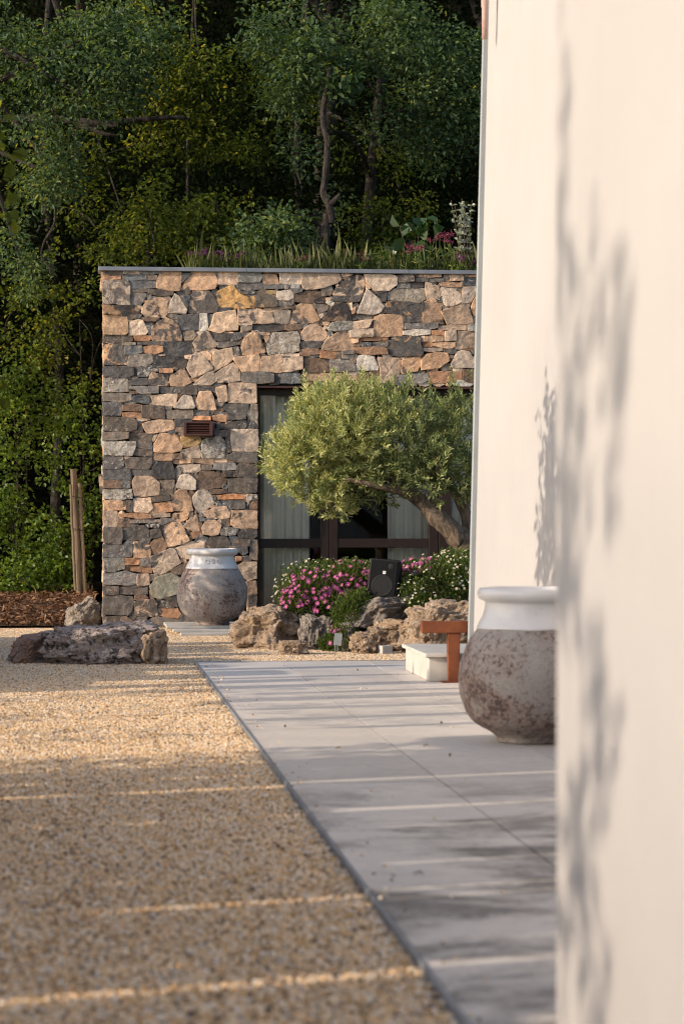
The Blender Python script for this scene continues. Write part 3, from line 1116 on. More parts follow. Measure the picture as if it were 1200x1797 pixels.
house = empty('stone_house', (1.7, YW, 0))
tag(house, 'flat roofed house of rough tan and grey rubble stone with brown glazed doors', 'house')

XL = .19
front = StoneMesh()
fm = lambda a, b, d: (a, YW - .012 - d, b)
o_ = None
for line in STONES.strip().splitlines():
    line = line.strip()
    if len(line) == 1: o_ = SRC[line]; continue
    cls, rest = line.split(' ', 1)
    pts = []
    for s in rest.split():
        x, y = s.split(',')
        X, Z = onY(o_[0]+float(x)*o_[2], o_[1]+float(y)*o_[2], YW)
        pts.append((max(X, XL-.012), Z))
    front.stone(pts, cls, fm, random.gauss(0, .005))

WX0, WX1 = onY(452, 0, YW)[0], 4.30
WZ1 = onY(0, 675.5, YW)[1]
ZT = 3.378
def rubble(sm, mapper, a0, a1, b0, b1, skip=None):
    """rough coursed rubble where the photograph shows no stones"""
    b = b0
    while b < b1 - .03:
        h = min(random.choice((.06,.09,.12,.15,.19)), b1 - b)
        a = a0
        while a < a1 - .02:
            w = min(random.uniform(.1, .38), a1 - a)
            if a1 - a - w < .08: w = a1 - a
            if not (skip and skip(a + w/2, b + h/2)):
                j = lambda: random.uniform(-.009, .009)
                g = .006
                sm.stone([(a+g+j(), b+g+j()), (a+w-g+j(), b+g+j()), (a+w-g+j(), b+h-g+j()), (a+g+j(), b+h-g+j())], random.choice('ttTTgddbmmlo'), mapper, random.gauss(0, .005))
            a += w
        b += h
XR0 = onY(838, 0, YW)[0]
rubble(front, fm, XR0, 6.0, WZ1, ZT)
rubble(front, fm, WX1, 6.0, .0, WZ1)
# gap filler chips
gs = .012
gx = np.arange(XL, XR0, gs); gz = np.arange(.02, ZT, gs)
GX, GZ = np.meshgrid(gx, gz)
cov = (GX > WX0 - .008) & (GZ < WZ1 + .012)
for P in front.polys:
    x0, z0 = P.min(0)-.01; x1, z1 = P.max(0)+.01
    i0, i1 = np.searchsorted(gx, [x0, x1]); j0, j1 = np.searchsorted(gz, [z0, z1])
    if i1 <= i0 or j1 <= j0: continue
    sx = GX[j0:j1, i0:i1]; sz = GZ[j0:j1, i0:i1]
    ins = np.zeros(sx.shape, bool)
    for k in range(len(P)):
        a, b = P[k], P[(k+1) % len(P)]
        cond = ((a[1] > sz) != (b[1] > sz)) & (sx < (b[0]-a[0])*(sz-a[1])/((b[1]-a[1]) if abs(b[1]-a[1]) > 1e-9 else 1e-9)+a[0])
        ins ^= cond
    cov[j0:j1, i0:i1] |= ins
cov[:, 0] = True; cov[:, -1] = True; cov[0] = True; cov[-1] = True
dist = np.zeros(cov.shape); cur = ~cov; lev = 0
while cur.any() and lev < 12:
    lev += 1
    dist[cur] = lev
    e = cur.copy()
    e[1:] &= cur[:-1]; e[:-1] &= cur[1:]; e[:, 1:] &= cur[:, :-1]; e[:, :-1] &= cur[:, 1:]
    cur = e
for _ in range(420):
    j, i = np.unravel_index(np.argmax(dist), dist.shape)
    d = dist[j, i]
    if d < 2: break
    # extent of the gap along x and z
    ex0 = i
    while ex0 > 0 and dist[j, ex0-1] > 0 and i-ex0 < d*3: ex0 -= 1
    ex1 = i
    while ex1 < dist.shape[1]-1 and dist[j, ex1+1] > 0 and ex1-i < d*3: ex1 += 1
    ez0 = j
    while ez0 > 0 and dist[ez0-1, i] > 0 and j-ez0 < d*3: ez0 -= 1
    ez1 = j
    while ez1 < dist.shape[0]-1 and dist[ez1+1, i] > 0 and ez1-j < d*3: ez1 += 1
    cx, cz = (gx[ex0]+gx[ex1])/2, (gz[ez0]+gz[ez1])/2
    rx, rz = (ex1-ex0+1)*gs/2, (ez1-ez0+1)*gs/2
    nn = random.randint(4, 6); ph = random.random()*6
    pts = [(cx+rx*1.02*math.cos(ph+2*PI*k/nn)*random.uniform(.8, 1.1), cz+rz*1.02*math.sin(ph+2*PI*k/nn)*random.uniform(.8, 1.1)) for k in range(nn)]
    front.stone(pts, random.choice('bgtdbgT'), fm, -.008)
    dist[max(0, ez0-1):ez1+2, max(0, ex0-1):ex1+2] = 0
front.build('rubble_front', M['stone'], house)
# left side wall
side = StoneMesh()
SX = lambda y: XL + .03*(y-YW)
rubble(side, lambda a, b, d: (SX(a) + .006 - d, a, b), YW+.02, 30, 0, ZT)
side.build('rubble_side', M['stone'], house)

mb = MB()
mb.box((XL+.02, YW+.012, -.02), (WX0-.004, YW+.40, ZT))
mb.box((WX0-.004, YW+.012, WZ1+.004), (WX1+.004, YW+.40, ZT))
mb.box((WX1+.004, YW+.012, -.02), (6.0, YW+.40, ZT))
mb.add([(SX(YW)+.02, YW+.401, -.02), (SX(30)+.02, 30, -.02), (6, 30, -.02), (6, YW+.401, -.02), (SX(YW)+.02, YW+.401, ZT-.3), (SX(30)+.02, 30, ZT-.3), (6, 30, ZT-.3), (6, YW+.401, ZT-.3)],
       [(0,1,5,4), (1,2,6,5), (2,3,7,6)])
mb.build('wall_core', M['mortar'], house)
mb = MB(); mb.box((XL+.15, YW+.41, 3.24), (6, 30, 3.375)); mb.build('roof', M['soil'], house)
mb = MB()
for a, b in ((XL-.045, 1.55), (1.552, 3.1), (3.102, 4.65), (4.652, 6.1)): mb.box((a, YW-.055, ZT+.004), (b, YW+.30, ZT+.042))
c0, c1 = ZT+.004, ZT+.041
mb.add([(SX(YW+.302)-.035, YW+.302, c0), (XL+.25, YW+.302, c0), (SX(30)+.25, 30, c0), (SX(30)-.035, 30, c0), (SX(YW+.302)-.035, YW+.302, c1), (XL+.25, YW+.302, c1), (SX(30)+.25, 30, c1), (SX(30)-.035, 30, c1)],
       [(0,3,2,1),(4,5,6,7),(0,1,5,4),(1,2,6,5),(2,3,7,6),(3,0,4,7)])
mb.build('coping', M['zinc'], house, bevel=.004)
# steel lintel plate under the stones
mb = MB(); mb.box((WX0-.02, YW-.01, WZ1-.012), (WX1+.02, YW+.22, WZ1+.003)); mb.build('lintel', M['lamp_metal'], house)
# glazed doors
YD = YW + .17
door = empty('glazed_door', (2.4, YD, 0)); door.parent = house; door.matrix_parent_inverse = Matrix.Translation(house.location).inverted()
def px2(x): return onY(x, 0, YD)[0]
def pz2(y): return onY(0, y, YD)[1]
mb = MB()
X0, X1 = px2(450), WX1
zt, zb = WZ1-.013, .05
def bar(xa, xb, za, zb_, y0=YD, y1=YD+.07): mb.box((xa, y0, za), (xb, y1, zb_))
bar(X0, px2(457), zb, zt); bar(px2(457)+.0005, X1, pz2(691), zt)
bar(px2(457)+.0005, X1, zb, zb+.09)
bar(px2(563), px2(577), zb+.0905, pz2(691)-.0005, YD-.012, YD+.06); bar(px2(578.5), px2(592), zb+.0905, pz2(691)-.0005, YD-.012, YD+.06)
bar(px2(577), px2(578.5), zb+.0905, pz2(691)-.0005, YD+.012, YD+.05)
bar(px2(752), px2(768), zb+.0905, pz2(691)-.0005, YD-.012, YD+.06); bar(px2(769.5), px2(790), zb+.0905, pz2(691)-.0005, YD-.012, YD+.06)
bar(px2(768), px2(769.5), zb+.0905, pz2(691)-.0005, YD+.012, YD+.05)
for a, b in ((457, 563), (592, 752)):
    bar(px2(a)+.001, px2(b)-.001, pz2(962), pz2(946), YD-.006, YD+.055)
bar(px2(790)+.001, X1-.05, pz2(962), pz2(946), YD-.006, YD+.055)
bar(X1-.05, X1, zb+.0905, pz2(691)-.0005)
mb.build('door_frame', M['brown_metal'], door, bevel=.003)
for a, b in ((px2(457)+.0012, px2(563)-.0012), (px2(592)+.0012, px2(752)-.0012), (px2(790)+.0012, X1-.0512)):
    for za, zb_ in ((zb+.092, pz2(962)-.0015), (pz2(946)+.0015, pz2(691)-.002)):
        mp = MB(); mp.box((a, YD+.024, za), (b, YD+.032, zb_)); mp.build('pane', M['glass'], door)
mb = MB(); mb.box((px2(599), YD-.03, 1.02), (px2(602), YD-.015, 1.16)); mb.box((px2(599), YD-.0152, 1.08), (px2(602), YD-.0125, 1.10))
mb.build('handle', M['zinc'], door, bevel=.004)
# room
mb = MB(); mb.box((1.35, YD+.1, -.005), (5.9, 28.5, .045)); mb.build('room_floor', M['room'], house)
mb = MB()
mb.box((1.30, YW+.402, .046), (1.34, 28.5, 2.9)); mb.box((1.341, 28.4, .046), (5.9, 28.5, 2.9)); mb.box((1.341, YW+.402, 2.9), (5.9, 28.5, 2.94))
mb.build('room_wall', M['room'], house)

def curtain(xa, xb, label):
    n = int((xb-xa)/.008); V = []; ph = random.random()*9
    yb = YD + .13
    zs = (.07, .8, 1.6, 2.3)
    for z in zs:
        for i in range(n+1):
            x = xa + (xb-xa)*i/n
            am = .030 * (1 + .25*math.sin(x*7+ph))
            y = yb + am*math.sin(2*PI*x/.085+ph+.6*math.sin(x*9)) + .012*math.sin(x*31+z*1.3)
            V.append((x, y, z))
    idx = np.arange(len(V)).reshape(len(zs), n+1)
    Q = np.stack([idx[:-1,:-1], idx[:-1,1:], idx[1:,1:], idx[1:,:-1]], -1).reshape(-1, 4)
    o = link('curtain', mesh_np('curtain', V, [Q], True), M['curtain'])
    md = o.modifiers.new('thick', 'SOLIDIFY'); md.thickness = .003
    return tag(o, label, 'curtain', 'curtains behind the glazed doors')
curtain(px2(456), px2(546), 'long pleated linen curtain at the left end of the glazed doors, beside the big jar')
curtain(px2(683), px2(757), 'narrow pale curtain behind the glass above the black speaker')
curtain(px2(786), 3.9, 'pale curtain behind the olive trunk, beside the white wall edge')

# wall lamp
lx0, lz1 = onY(322, 740, YW-.03); lx1, lz0 = onY(373, 765, YW-.03)
lamp = empty('wall_lamp', ((lx0+lx1)/2, YW, lz0))
tag(lamp, 'small brown louvred metal lamp fixed to the rubble stone wall', 'wall lamp')
mb = MB(); d0 = YW-.11
mb.box((lx0, d0, lz0), (lx0+.028, YW-.01, lz1)); mb.box((lx1-.028, d0, lz0), (lx1, YW-.01, lz1))
mb.box((lx0+.0285, d0, lz1-.018), (lx1-.0285, YW-.01, lz1)); mb.box((lx0+.0285, d0, lz0), (lx1-.0285, YW-.01, lz0+.016))
mb.box((lx0+.0285, YW-.06, lz0+.0165), (lx1-.0285, YW-.03, lz1-.0185))
mb.build('housing', M['lamp_metal'], lamp, bevel=.002)
for k in range(4):
    z = lz0 + .022 + k*(lz1-lz0-.042)/4
    mb = MB(); R = Matrix.Translation((0, d0+.02, z+.008)) @ Matrix.Rotation(.5, 4, 'X')
    mb.box((lx0+.029, -.018, -.003), (lx1-.029, .018, .003), R); mb.build('louvre', M['lamp_metal'], lamp)

# ================================================================== WHITE WALLS
XW, YE = 2.44, 15.11
wall = empty('white_wall', (XW+.5, 12, 0))
tag(wall, 'tall cream plastered wall with an end trim painted shade grey, rising behind the larger jar', 'wall')
BAT = .108/4.4
def wall_block(x0, y0, x1, y1, h, bat):
    mb = MB()
    vs = []
    nz = 12
    for i in range(nz+1):
        z = h*i/nz
        vs += [(x0+bat*z, y0, z), (x1, y0, z), (x1, y1, z), (x0+bat*z, y1, z)]
    fs = []
    for i in range(nz):
        for k in range(4):
            k2 = (k+1) % 4
            fs.append((i*4+k, i*4+k2, (i+1)*4+k2, (i+1)*4+k))
    fs.append((nz*4, nz*4+1, nz*4+2, nz*4+3))
    mb.add(vs, fs); return mb
wall_block(XW, 4.535, 6.5, YE, 5.6, BAT).build('plaster_face', M['plaster'], wall)
# end trim, its shade painted in as grey-blue plaster
mb = MB(); vs = []
for i in range(40):
    z = .018 + 5.55*i/39
    w_ = .0015*noise.noise(Vector((0, 0, z*1.7)))
    xa, xb = XW + BAT*z - .028 + w_, XW + BAT*z + .006
    vs += [(xa, YE-.030, z), (xb, YE-.030, z), (xb, YE+.03, z), (xa, YE+.03, z)]
fs = [(i*4+k, i*4+(k+1) % 4, i*4+4+(k+1) % 4, i*4+4+k) for i in range(39) for k in range(4)] + [(3,2,1,0), (156,157,158,159)]
mb.add(vs, fs)
mb.build('end_trim', M['shadeplaster'], wall)
mb = MB()
q = P3(851, 30, 14.9)
mb.tube([(q.x, q.y+.02, q.z-.13), (q.x, q.y+.02, q.z+.06), (q.x, q.y+.02, q.z+.07), (q.x, q.y+.02, q.z+.35)], [.018, .018, .022, .022], 12)
mb.build('rain_spout', mottled('pink_clay', (.50,.36,.33), (.44,.30,.26), 8), wall, smooth=True)
XP, YP = .893, 4.535
pier = wall_block(XP, -7, 6.5, YP-.002, 5.6, .0).build('white_pier', M['plaster'], None, bevel=.012, seg=3)
tag(pier, 'smooth cream plastered pier filling the right side in the foreground, dappled with leaf shadows', 'pier')

# step beyond the wall
stp = empty('door_step', (2.5, 15.9, 0))
tag(stp, 'low pale stone doorstep between the rusty steel T and the rocks', 'step')
mb = MB(); mb.box((2.195, 15.31, .0165), (3.6, 16.42, .170)); mb.build('riser', M['slab'], stp, bevel=.006)
mb = MB(); mb.box((2.170, 15.285, .171), (3.6, 16.44, .196)); mb.build('tread', M['slab'], stp, bevel=.005)

# corten T
tee = empty('steel_stand', (*at(797, 15.35), .016))
tag(tee, 'rusty steel T shaped stand beside the doorstep and the white wall end', 'steel stand')
D = 15.35
mb = MB()
x0, y0 = at(740, D); zt, zb_ = zz(1090.5, D), zz(1111, D)
mb.box((x0, y0-.004, zb_), (x0+.395, y0+.075, zt)); mb.build('crossbar', M['corten'], tee, bevel=.004)
mb = MB()
xa, xb = at(786, D)[0], at(809, D)[0]; xc, xd = at(788, D)[0], at(806, D)[0]
mb.add([(xc, y0+.006, .018), (xd, y0+.006, .018), (xd, y0+.062, .018), (xc, y0+.062, .018), (xa, y0+.006, zb_-.001), (xb, y0+.006, zb_-.001), (xb, y0+.062, zb_-.001), (xa, y0+.062, zb_-.001)],
       [(0,3,2,1),(4,5,6,7),(0,1,5,4),(1,2,6,5),(2,3,7,6),(3,0,4,7)])
mb.build('stem', M['corten'], tee, bevel=.003)
mb = MB(); mb.box((at(776, D)[0], y0-.03, .0165), (at(812, D)[0], y0+.1, .0215)); mb.build('base_plate', M['corten'], tee, bevel=.001)

# ================================================================== JARS
PROF = [(.0,.0),(.148,.0),(.153,.006),(.154,.02),(.161,.032),(.185,.05),(.222,.068),(.258,.09),(.283,.122),(.299,.16),(.311,.197),(.318,.235),(.3225,.272),(.3228,.308),(.3185,.345),(.308,.381),(.293,.419),(.275,.455),(.256,.487),(.236,.517),(.228,.528)]
COLL = [(.226,.515),(.2405,.511),(.2435,.518),(.236,.532),(.2255,.55),(.2155,.568),(.207,.592),(.2025,.614),(.2015,.627),(.205,.634),(.217,.6385),(.229,.645),(.236,.655),(.2385,.667),(.2365,.679),(.231,.689),(.223,.694),(.212,.695),(.202,.689),(.190,.672),(.183,.645),(.182,.60),(.19,.55)]
def smooth_prof(p, k):
    for _ in range(k):
        q = [p[0]]
        for i in range(len(p)-1):
            a, b = p[i], p[i+1]
            q += [(a[0]*.75+b[0]*.25, a[1]*.75+b[1]*.25), (a[0]*.25+b[0]*.75, a[1]*.25+b[1]*.75)]
        q.append(p[-1]); p = q
    return p
def jar(loc, sc, rz, label, emblem):
    root = empty('garden_jar', loc, rz)
    tag(root, label, 'jar', 'large glazed garden jars')
    for nm, prof, mt in (('body', PROF, 'pot'), ('collar', COLL, 'glaze')):
        mb = MB(); mb.lathe([(r*sc, z*sc) for r, z in smooth_prof(prof, 2)], 96)
        me = mb.mesh(nm, True)
        for v in me.vertices:
            p = v.co
            v.co = p + p.normalized() * (.0035*noise.noise(p*7+Vector((rz*9, 0, 0))) + (.003*noise.noise(p*19) if nm == 'body' else .0008*noise.noise(p*12)))
        ob = bpy.data.objects.new(nm, me); COL.objects.link(ob); ob.parent = root
        me.materials.append(M[mt])
        if nm == 'collar' and emblem:
            # relief emblem: D, small flourish, D
            def ring(an, z, off=.0012):
                r = np.interp(z, [q[1] for q in COLL[2:9]], [q[0] for q in COLL[2:9]])*sc + off
                return Vector((r*math.cos(an), r*math.sin(an), z*sc))
            mb = MB()
            a0 = -PI/2 - rz
            def stroke(pts):
                mb.tube([ring(a0 + x, .578 + z) for x, z in pts], [.0021]*len(pts), 6)
            arc = lambda cx, cz, rx, rz_, t0, t1, n=14: [(cx+rx*math.cos(math.radians(t0+(t1-t0)*k/n)), cz+rz_*math.sin(math.radians(t0+(t1-t0)*k/n))) for k in range(n+1)]
            stroke(arc(-.235, .0, .085, .018, 200, -150)); stroke([(-.30, .017), (-.345, .010), (-.335, -.002)])
            stroke(arc(.0, .006, .055, .011, 200, -60)); stroke([(.03, -.002), (-.05, -.014), (.06, -.014)]); stroke([(-.02, .019), (0, .024), (.02, .019)])
            stroke(arc(.235, .0, .085, .018, -30, 320)); stroke([(.30, .017), (.345, .010), (.335, -.002)])
            eo = mb.build('emblem', plain('emblem_relief', (.46,.42,.40), .6), None, True)
            eo.parent = ob
    return root
jx, jy = at(372.5, 22.05)
jar((jx, jy, .072), 1.0, .3, 'smaller looking mottled jar with a white collar, standing on stone slabs against the rubble wall', True)
jx2, jy2 = at(931, 11.42)
jar((2.097, jy2, .0165), 1.045, 2.1, 'large mottled jar standing on the paving, cut off by the foreground pier', False)

plin = empty('slab_plinth', (jx, 21.6, 0))
tag(plin, 'stepped pale stone slabs under the jar by the rubble wall', 'plinth')
for nm, (x0, x1, y0, y1, z0, z1) in {'slab': (.86, 1.60, 21.42, 22.55, -.01, .026), 'slab.b': (.80, 1.60, 21.62, 22.6, .0265, .048), 'slab.c': (.75, 1.60, 21.80, 22.65, .0485, .0715)}.items():
    mb = MB(); mb.box((x0, y0, z0), (x1, y1, z1)); mb.build('slab', M['slab'], plin, bevel=.004)
# ================================================================== ROCKS
def rock(label, px, pyb, D, w, h, dep, mat, seed, rot=0, pits=.06, skew=0, group=None, peak=None, lumps=.18, sink=.02, z0=None, sub=6, flat=.0, sq=.72):
    X, Y = at(px, D)
    zb = zz(pyb, D) if z0 is None else z0
    bm = bmesh.new()
    bmesh.ops.create_icosphere(bm, subdivisions=sub, radius=1)
    o = Vector((seed*3.7, seed*1.3, seed*2.1))
    Rz = Matrix.Rotation(rot, 3, 'Z')
    for v in bm.verts:
        p = v.co.copy()
        # squarer base form
        q = Vector([math.copysign(abs(c)**sq, c) for c in p])
        d = 1 + lumps*1.6*noise.noise(p*1.1+o) + lumps*noise.noise(p*2.4+o*2)
        d += .12*noise.multi_fractal(p*3.3+o, .75, 2.1, 5) - .09
        vd, _ = noise.voronoi(p*4.2+o)
        pit = max(0, .42 - vd[0])
        d -= pits*2.2*pit*(1 if noise.noise(p*1.7+o*3) > -.25 else .2)
        d += .045*noise.noise(p*7+o) - .05*max(0, .25-abs(noise.noise(p*2.9+o*1.7)))/.25*1.2 + .034*noise.noise(p*12+o) + .022*noise.noise(p*25+o)
        q = q*d
        if peak: q.z += peak[1]*math.exp(-((q.x-peak[0])/.35)**2)*max(0, q.z)
        q.z = min(q.z, 1.0 - flat + flat*.3*noise.noise(p*5+o)) if flat else q.z
        q.x += skew*q.z
        v.co = Rz @ Vector((q.x*w/2*.92, q.y*dep/2*.92, q.z*h*.56 + h*.42))
    zmin = -sink
    for v in bm.verts:
        if v.co.z < zmin: v.co.z = zmin
    me = bpy.data.meshes.new('rock'); bm.to_mesh(me); bm.free()
    me.polygons.foreach_set('use_smooth', [True]*len(me.polygons))
    ob = bpy.data.objects.new('rock', me); COL.objects.link(ob)
    me.materials.append(M[mat])
    ob.location = (X, Y+dep*.3, zb)
    tag(ob, label, 'rock', group)
    return ob
RG = 'rocks edging the planting bed'
boulder = rock('long dark lichen speckled boulder lying on the gravel left of the paving', 180, 1168, 17.5, .86, .30, .55, 'rock_grey', 1, .1, .08, 0, None, None, .2, .03, 0, 6, 0, .80)
rock('low pinkish rock lying at the left end of the long dark boulder', 60, 1165, 17.6, .38, .19, .42, 'rock_red', 2, .3, .03, .25, None, None, .2, .04, 0)
rock('pointed tan rock at the foot of the stone house corner behind the boulder', 150, 1100, 23.0, .36, .24, .34, 'rock_pale', 3, .2, .02, .1, None, (.1, .45), .2, .03, 0)
rock('craggy brown rock nearest the stepped slabs and the jar', 472, 1142, 19.4, .52, .33, .55, 'rock_brown', 4, -.3, .09, .05, RG, None, .24, .03, 0)
rock('grey rock tucked under the pink flowers beside the craggy brown one', 560, 1138, 19.35, .30, .27, .40, 'rock_pale', 5, .2, .04, 0, RG, None, .18, .03, 0)
rock('small low brown stone lying on the gravel in front of the grey rock', 516, 1150, 18.6, .235, .11, .2, 'rock_brown', 6, .1, .03, 0, RG, None, .15, .02, 0)
rock('pale ridged rock carrying the black speaker', 672, 1105, 19.3, .56, .25, .55, 'rock_pale', 7, .25, .06, .15, RG, None, .22, .02, .17)
rock('deeply pitted brown rock under the pale ridged one, right of the trailing plant', 690, 1150, 19.05, .42, .25, .4, 'rock_brown', 8, -.1, .11, 0, RG, None, .2, .03, 0)
rock('squat tan stone in front of the pitted brown rock', 640, 1152, 18.75, .225, .16, .22, 'rock_brown', 9, 0, .03, 0, RG, None, .14, .02, 0)
rock('grey upright rock right behind the zinc plant label', 607, 1145, 19.0, .16, .22, .25, 'rock_pale', 12, .3, .03, 0, RG, None, .16, .02, 0)
rock('large pitted rock behind the doorstep and the rusty T', 785, 1150, 18.8, .62, .40, .6, 'rock_brown', 10, .15, .10, .12, RG, None, .22, .02, 0)
be = rock('x', 268, 1166, 17.45, .17, .25, .42, 'rock_brown', 14, .2, .05, .1, None, None, .2, .02, 0, 5)
for k_ in ('label', 'category'): del be[k_]
be.name = 'broken_end'; be.data.name = 'broken_end'
be.parent = boulder; be.matrix_parent_inverse = Matrix.Translation(boulder.location).inverted()
mb = MB(); x, y = at(680, 18.7)
mb.box((x-.045, y, 0), (x+.045, y+.09, .065), Matrix.Translation((x, y, 0)) @ Matrix.Rotation(.35, 4, 'Z') @ Matrix.Translation((-x, -y, 0)))
tag(mb.build('stone_block', M['slab'], None, bevel=.004), 'small white stone block on the gravel below the pitted rock', 'stone block')
mb = MB(); x, y = at(590, 18.85)
mb.box((x-.030, y, .06), (x+.030, y+.006, .155), Matrix.Translation((x, y, 0)) @ Matrix.Rotation(.12, 4, 'Y') @ Matrix.Translation((-x, -y, 0)))
mb.box((x-.012, y+.001, 0), (x-.006, y+.005, .07)); mb.box((x+.006, y+.001, 0), (x+.012, y+.005, .07))
tag(mb.build('plant_label', M['tagmetal']), 'small zinc plant label stuck in the ground under the trailing plant', 'plant label')

# ================================================================== SPEAKER
D = 19.35
sx, sy = at(668, D)
spk = empty('speaker', (sx, sy, zz(1053, D)))
tag(spk, 'black loudspeaker tilted back on the pale rock among the flowers', 'speaker')
k = D/F
W_, H_, DP = 57*k, 72*k, .24
R = Matrix.Translation((sx, sy, zz(1052, D))) @ Matrix.Rotation(-.42, 4, 'Z') @ Matrix.Rotation(-.14, 4, 'X') @ Matrix.Rotation(.08, 4, 'Y')
def wedge(w0, w1, y0, y1, z0, z1, mat):
    mb = MB()
    vs = [(-w0/2,y0,z0),(w0/2,y0,z0),(w1/2,y1,z0+.012),(-w1/2,y1,z0+.012),(-w0/2,y0,z1),(w0/2,y0,z1),(w1/2,y1,z1-.012),(-w1/2,y1,z1-.012)]
    mb.add([mat @ Vector(v) for v in vs], [(0,3,2,1),(4,5,6,7),(0,1,5,4),(1,2,6,5),(2,3,7,6),(3,0,4,7)])
    return mb
wedge(W_, W_*.62, 0, DP, 0, H_, R).build('cabinet', M['black'], spk, bevel=.012, seg=3)
mb = MB(); mb.box((-W_*.43, -.008, H_*.10), (W_*.43, -.001, H_*.955), R)
gr = mb.build('grille', M['grille'], spk, bevel=.003)
mb = MB(); mb.lathe([(0, .0008), (W_*.24, .0012), (W_*.31, .0006), (W_*.33, .0014), (W_*.34, 0)], 40)
mb.v = [tuple(R @ (Matrix.Translation((0, -.0085, H_*.34)) @ Matrix.Rotation(PI/2, 4, 'X') @ Vector(v))) for v in mb.v]
mb.build('woofer', M['black'], spk, True)
mb = MB(); mb.lathe([(0, .0012), (W_*.06, .0012), (W_*.08, .0006), (W_*.09, 0)], 30)
mb.v = [tuple(R @ (Matrix.Translation((W_*.22, -.0085, H_*.82)) @ Matrix.Rotation(PI/2, 4, 'X') @ Vector(v))) for v in mb.v]
mb.build('tweeter', M['black'], spk, True)
mb = MB(); mb.box((-.006, -.0105, H_*.625), (.017, -.0082, H_*.70), R)
bd = mb.build('badge', M['white'], spk)
mb = MB()
for q in ((.0005, .0105, H_*.640, H_*.647), (.0005, .0035, H_*.648, H_*.688), (.0075, .0105, H_*.648, H_*.688)): mb.box((q[0], -.0112, q[2]), (q[1], -.0106, q[3]), R)
mb.build('badge_mark', M['black'], bd)
mb = MB(); mb.box((-W_*.4, .02, -.03), (W_*.4, .16, -.001), R); mb.build('foot', M['black'], spk, bevel=.004)

# ================================================================== POSTS
pD = 26.6
def post(label, x0, y0, x1, y1, r, cat, D=pD, r2=None):
    a = P3(x1, y1, D); b = P3(x0, y0, D)
    pts = [a + (b-a)*t for t in np.linspace(0, 1, 9)]
    for i, p in enumerate(pts[1:-1]): p += Vector((.012*noise.noise(Vector((i*.7, r*50, x0))), 0, 0))
    mb = MB(); mb.tube(pts, np.linspace(r, r2 or r*.9, 9), 12, .12)
    me = mb.mesh('wooden_stake', False)
    return link('wooden_stake', me, M['wood'])
pst = empty('staked_post', P3(140, 1050, pD))
tag(pst, 'weathered wooden post with two thin stakes wired to it, left of the house', 'post')
def part_post(nm, *a, **k_):
    o = post('', *a, **k_); o.name = nm; o.data.name = nm
    o.parent = pst; o.matrix_parent_inverse = Matrix.Translation(pst.location).inverted()
part_post('post', 129, 823, 140, 1048, .038, '')
part_post('stake', 124.5, 850, 133, 1036, .016, '', D=pD-.07)
part_post('stake', 140, 848, 150, 1044, .019, '', D=pD-.03)
for y in (872, 929):
    mb = MB()
    c = P3(133 + (y-872)*.05, y, pD)
    mb.tube([c + Vector((.085*math.cos(t), .085*math.sin(t), .01*math.sin(t*2))) for t in np.linspace(0, 2*PI, 20)], [.003]*20, 5)
    mb.build('wire', M['black'], pst)

# ================================================================== OLIVE
oD = 20.6
olive = empty('olive_tree', (*at(818, oD), 0))
tag(olive, 'leaning olive tree with a dense grey green clipped crown in front of the glazed doors', 'tree')
mb = MB()
def lp(px, py, dd=0): return P3(px, py, oD+dd)
def spline(pts, n=8):
    out = []
    m_ = len(pts)
    for i in range(m_-1):
        p0 = pts[max(i-1, 0)]; p1 = pts[i]; p2 = pts[i+1]; p3 = pts[min(i+2, m_-1)]
        for k_ in range(n):
            t = k_/n
            out.append(.5*((2*p1)+(p2-p0)*t+(2*p0-5*p1+4*p2-p3)*t*t+(3*p1-p0-3*p2+p3)*t**3))
    out.append(pts[-1]); return out
def limb(mb, pts, r0, r1, n=12, rough=.18, seg=8):
    sp = spline([Vector(p) for p in pts], seg)
    mb.tube(sp, list(np.linspace(r0, r1, len(sp))), n, rough)
b0 = lp(826, 1010); b0.z = .0
limb(mb, [b0, lp(818, 968), lp(797, 938, -.02), lp(768, 910, -.04), lp(738, 880, -.05), lp(700, 848, -.02), lp(660, 810, 0)], .12, .04, 16, .32)
limb(mb, [lp(818, 965, .05), lp(822, 925, .1), lp(812, 890, .12), lp(790, 850, .1), lp(760, 800, .05)], .07, .025)
limb(mb, [lp(738, 880, -.05), lp(700, 862, -.2), lp(650, 850, -.25), lp(600, 840, -.2)], .045, .016)
limb(mb, [lp(700, 848, -.02), lp(690, 800, .15), lp(640, 760, .2)], .04, .014)
limb(mb, [lp(812, 890, .12), lp(830, 840, .15), lp(840, 790, .1)], .05, .018)
limb(mb, [lp(790, 850, .1), lp(770, 830, -.2), lp(770, 790, -.3)], .035, .013)
mb.build('trunk', M['olivebark'], olive, True)
LOBES = [  # px, py, rx, ry (px), depth offset, depth radius, twigs
 (600, 765, 112, 98, 0, .52, 620), (545, 800, 74, 84, -.1, .40, 260), (650, 745, 100, 88, .1, .5, 330), (735, 770, 92, 92, -.05, .48, 430),
 (770, 830, 62, 58, -.1, .38, 170), (585, 872, 56, 42, -.05, .32, 150), (500, 800, 40, 50, -.05, .25, 90), (665, 835, 86, 52, 0, .40, 200), (830, 760, 60, 100, .05, .42, 260), (845, 830, 40, 60, 0, .35, 90), (560, 730, 60, 52, .1, .32, 90), (540, 850, 50, 40, 0, .28, 70)]
Pl, Dl, Nl, Ll, Wl, Tl = [], [], [], [], [], []
tw = MB()
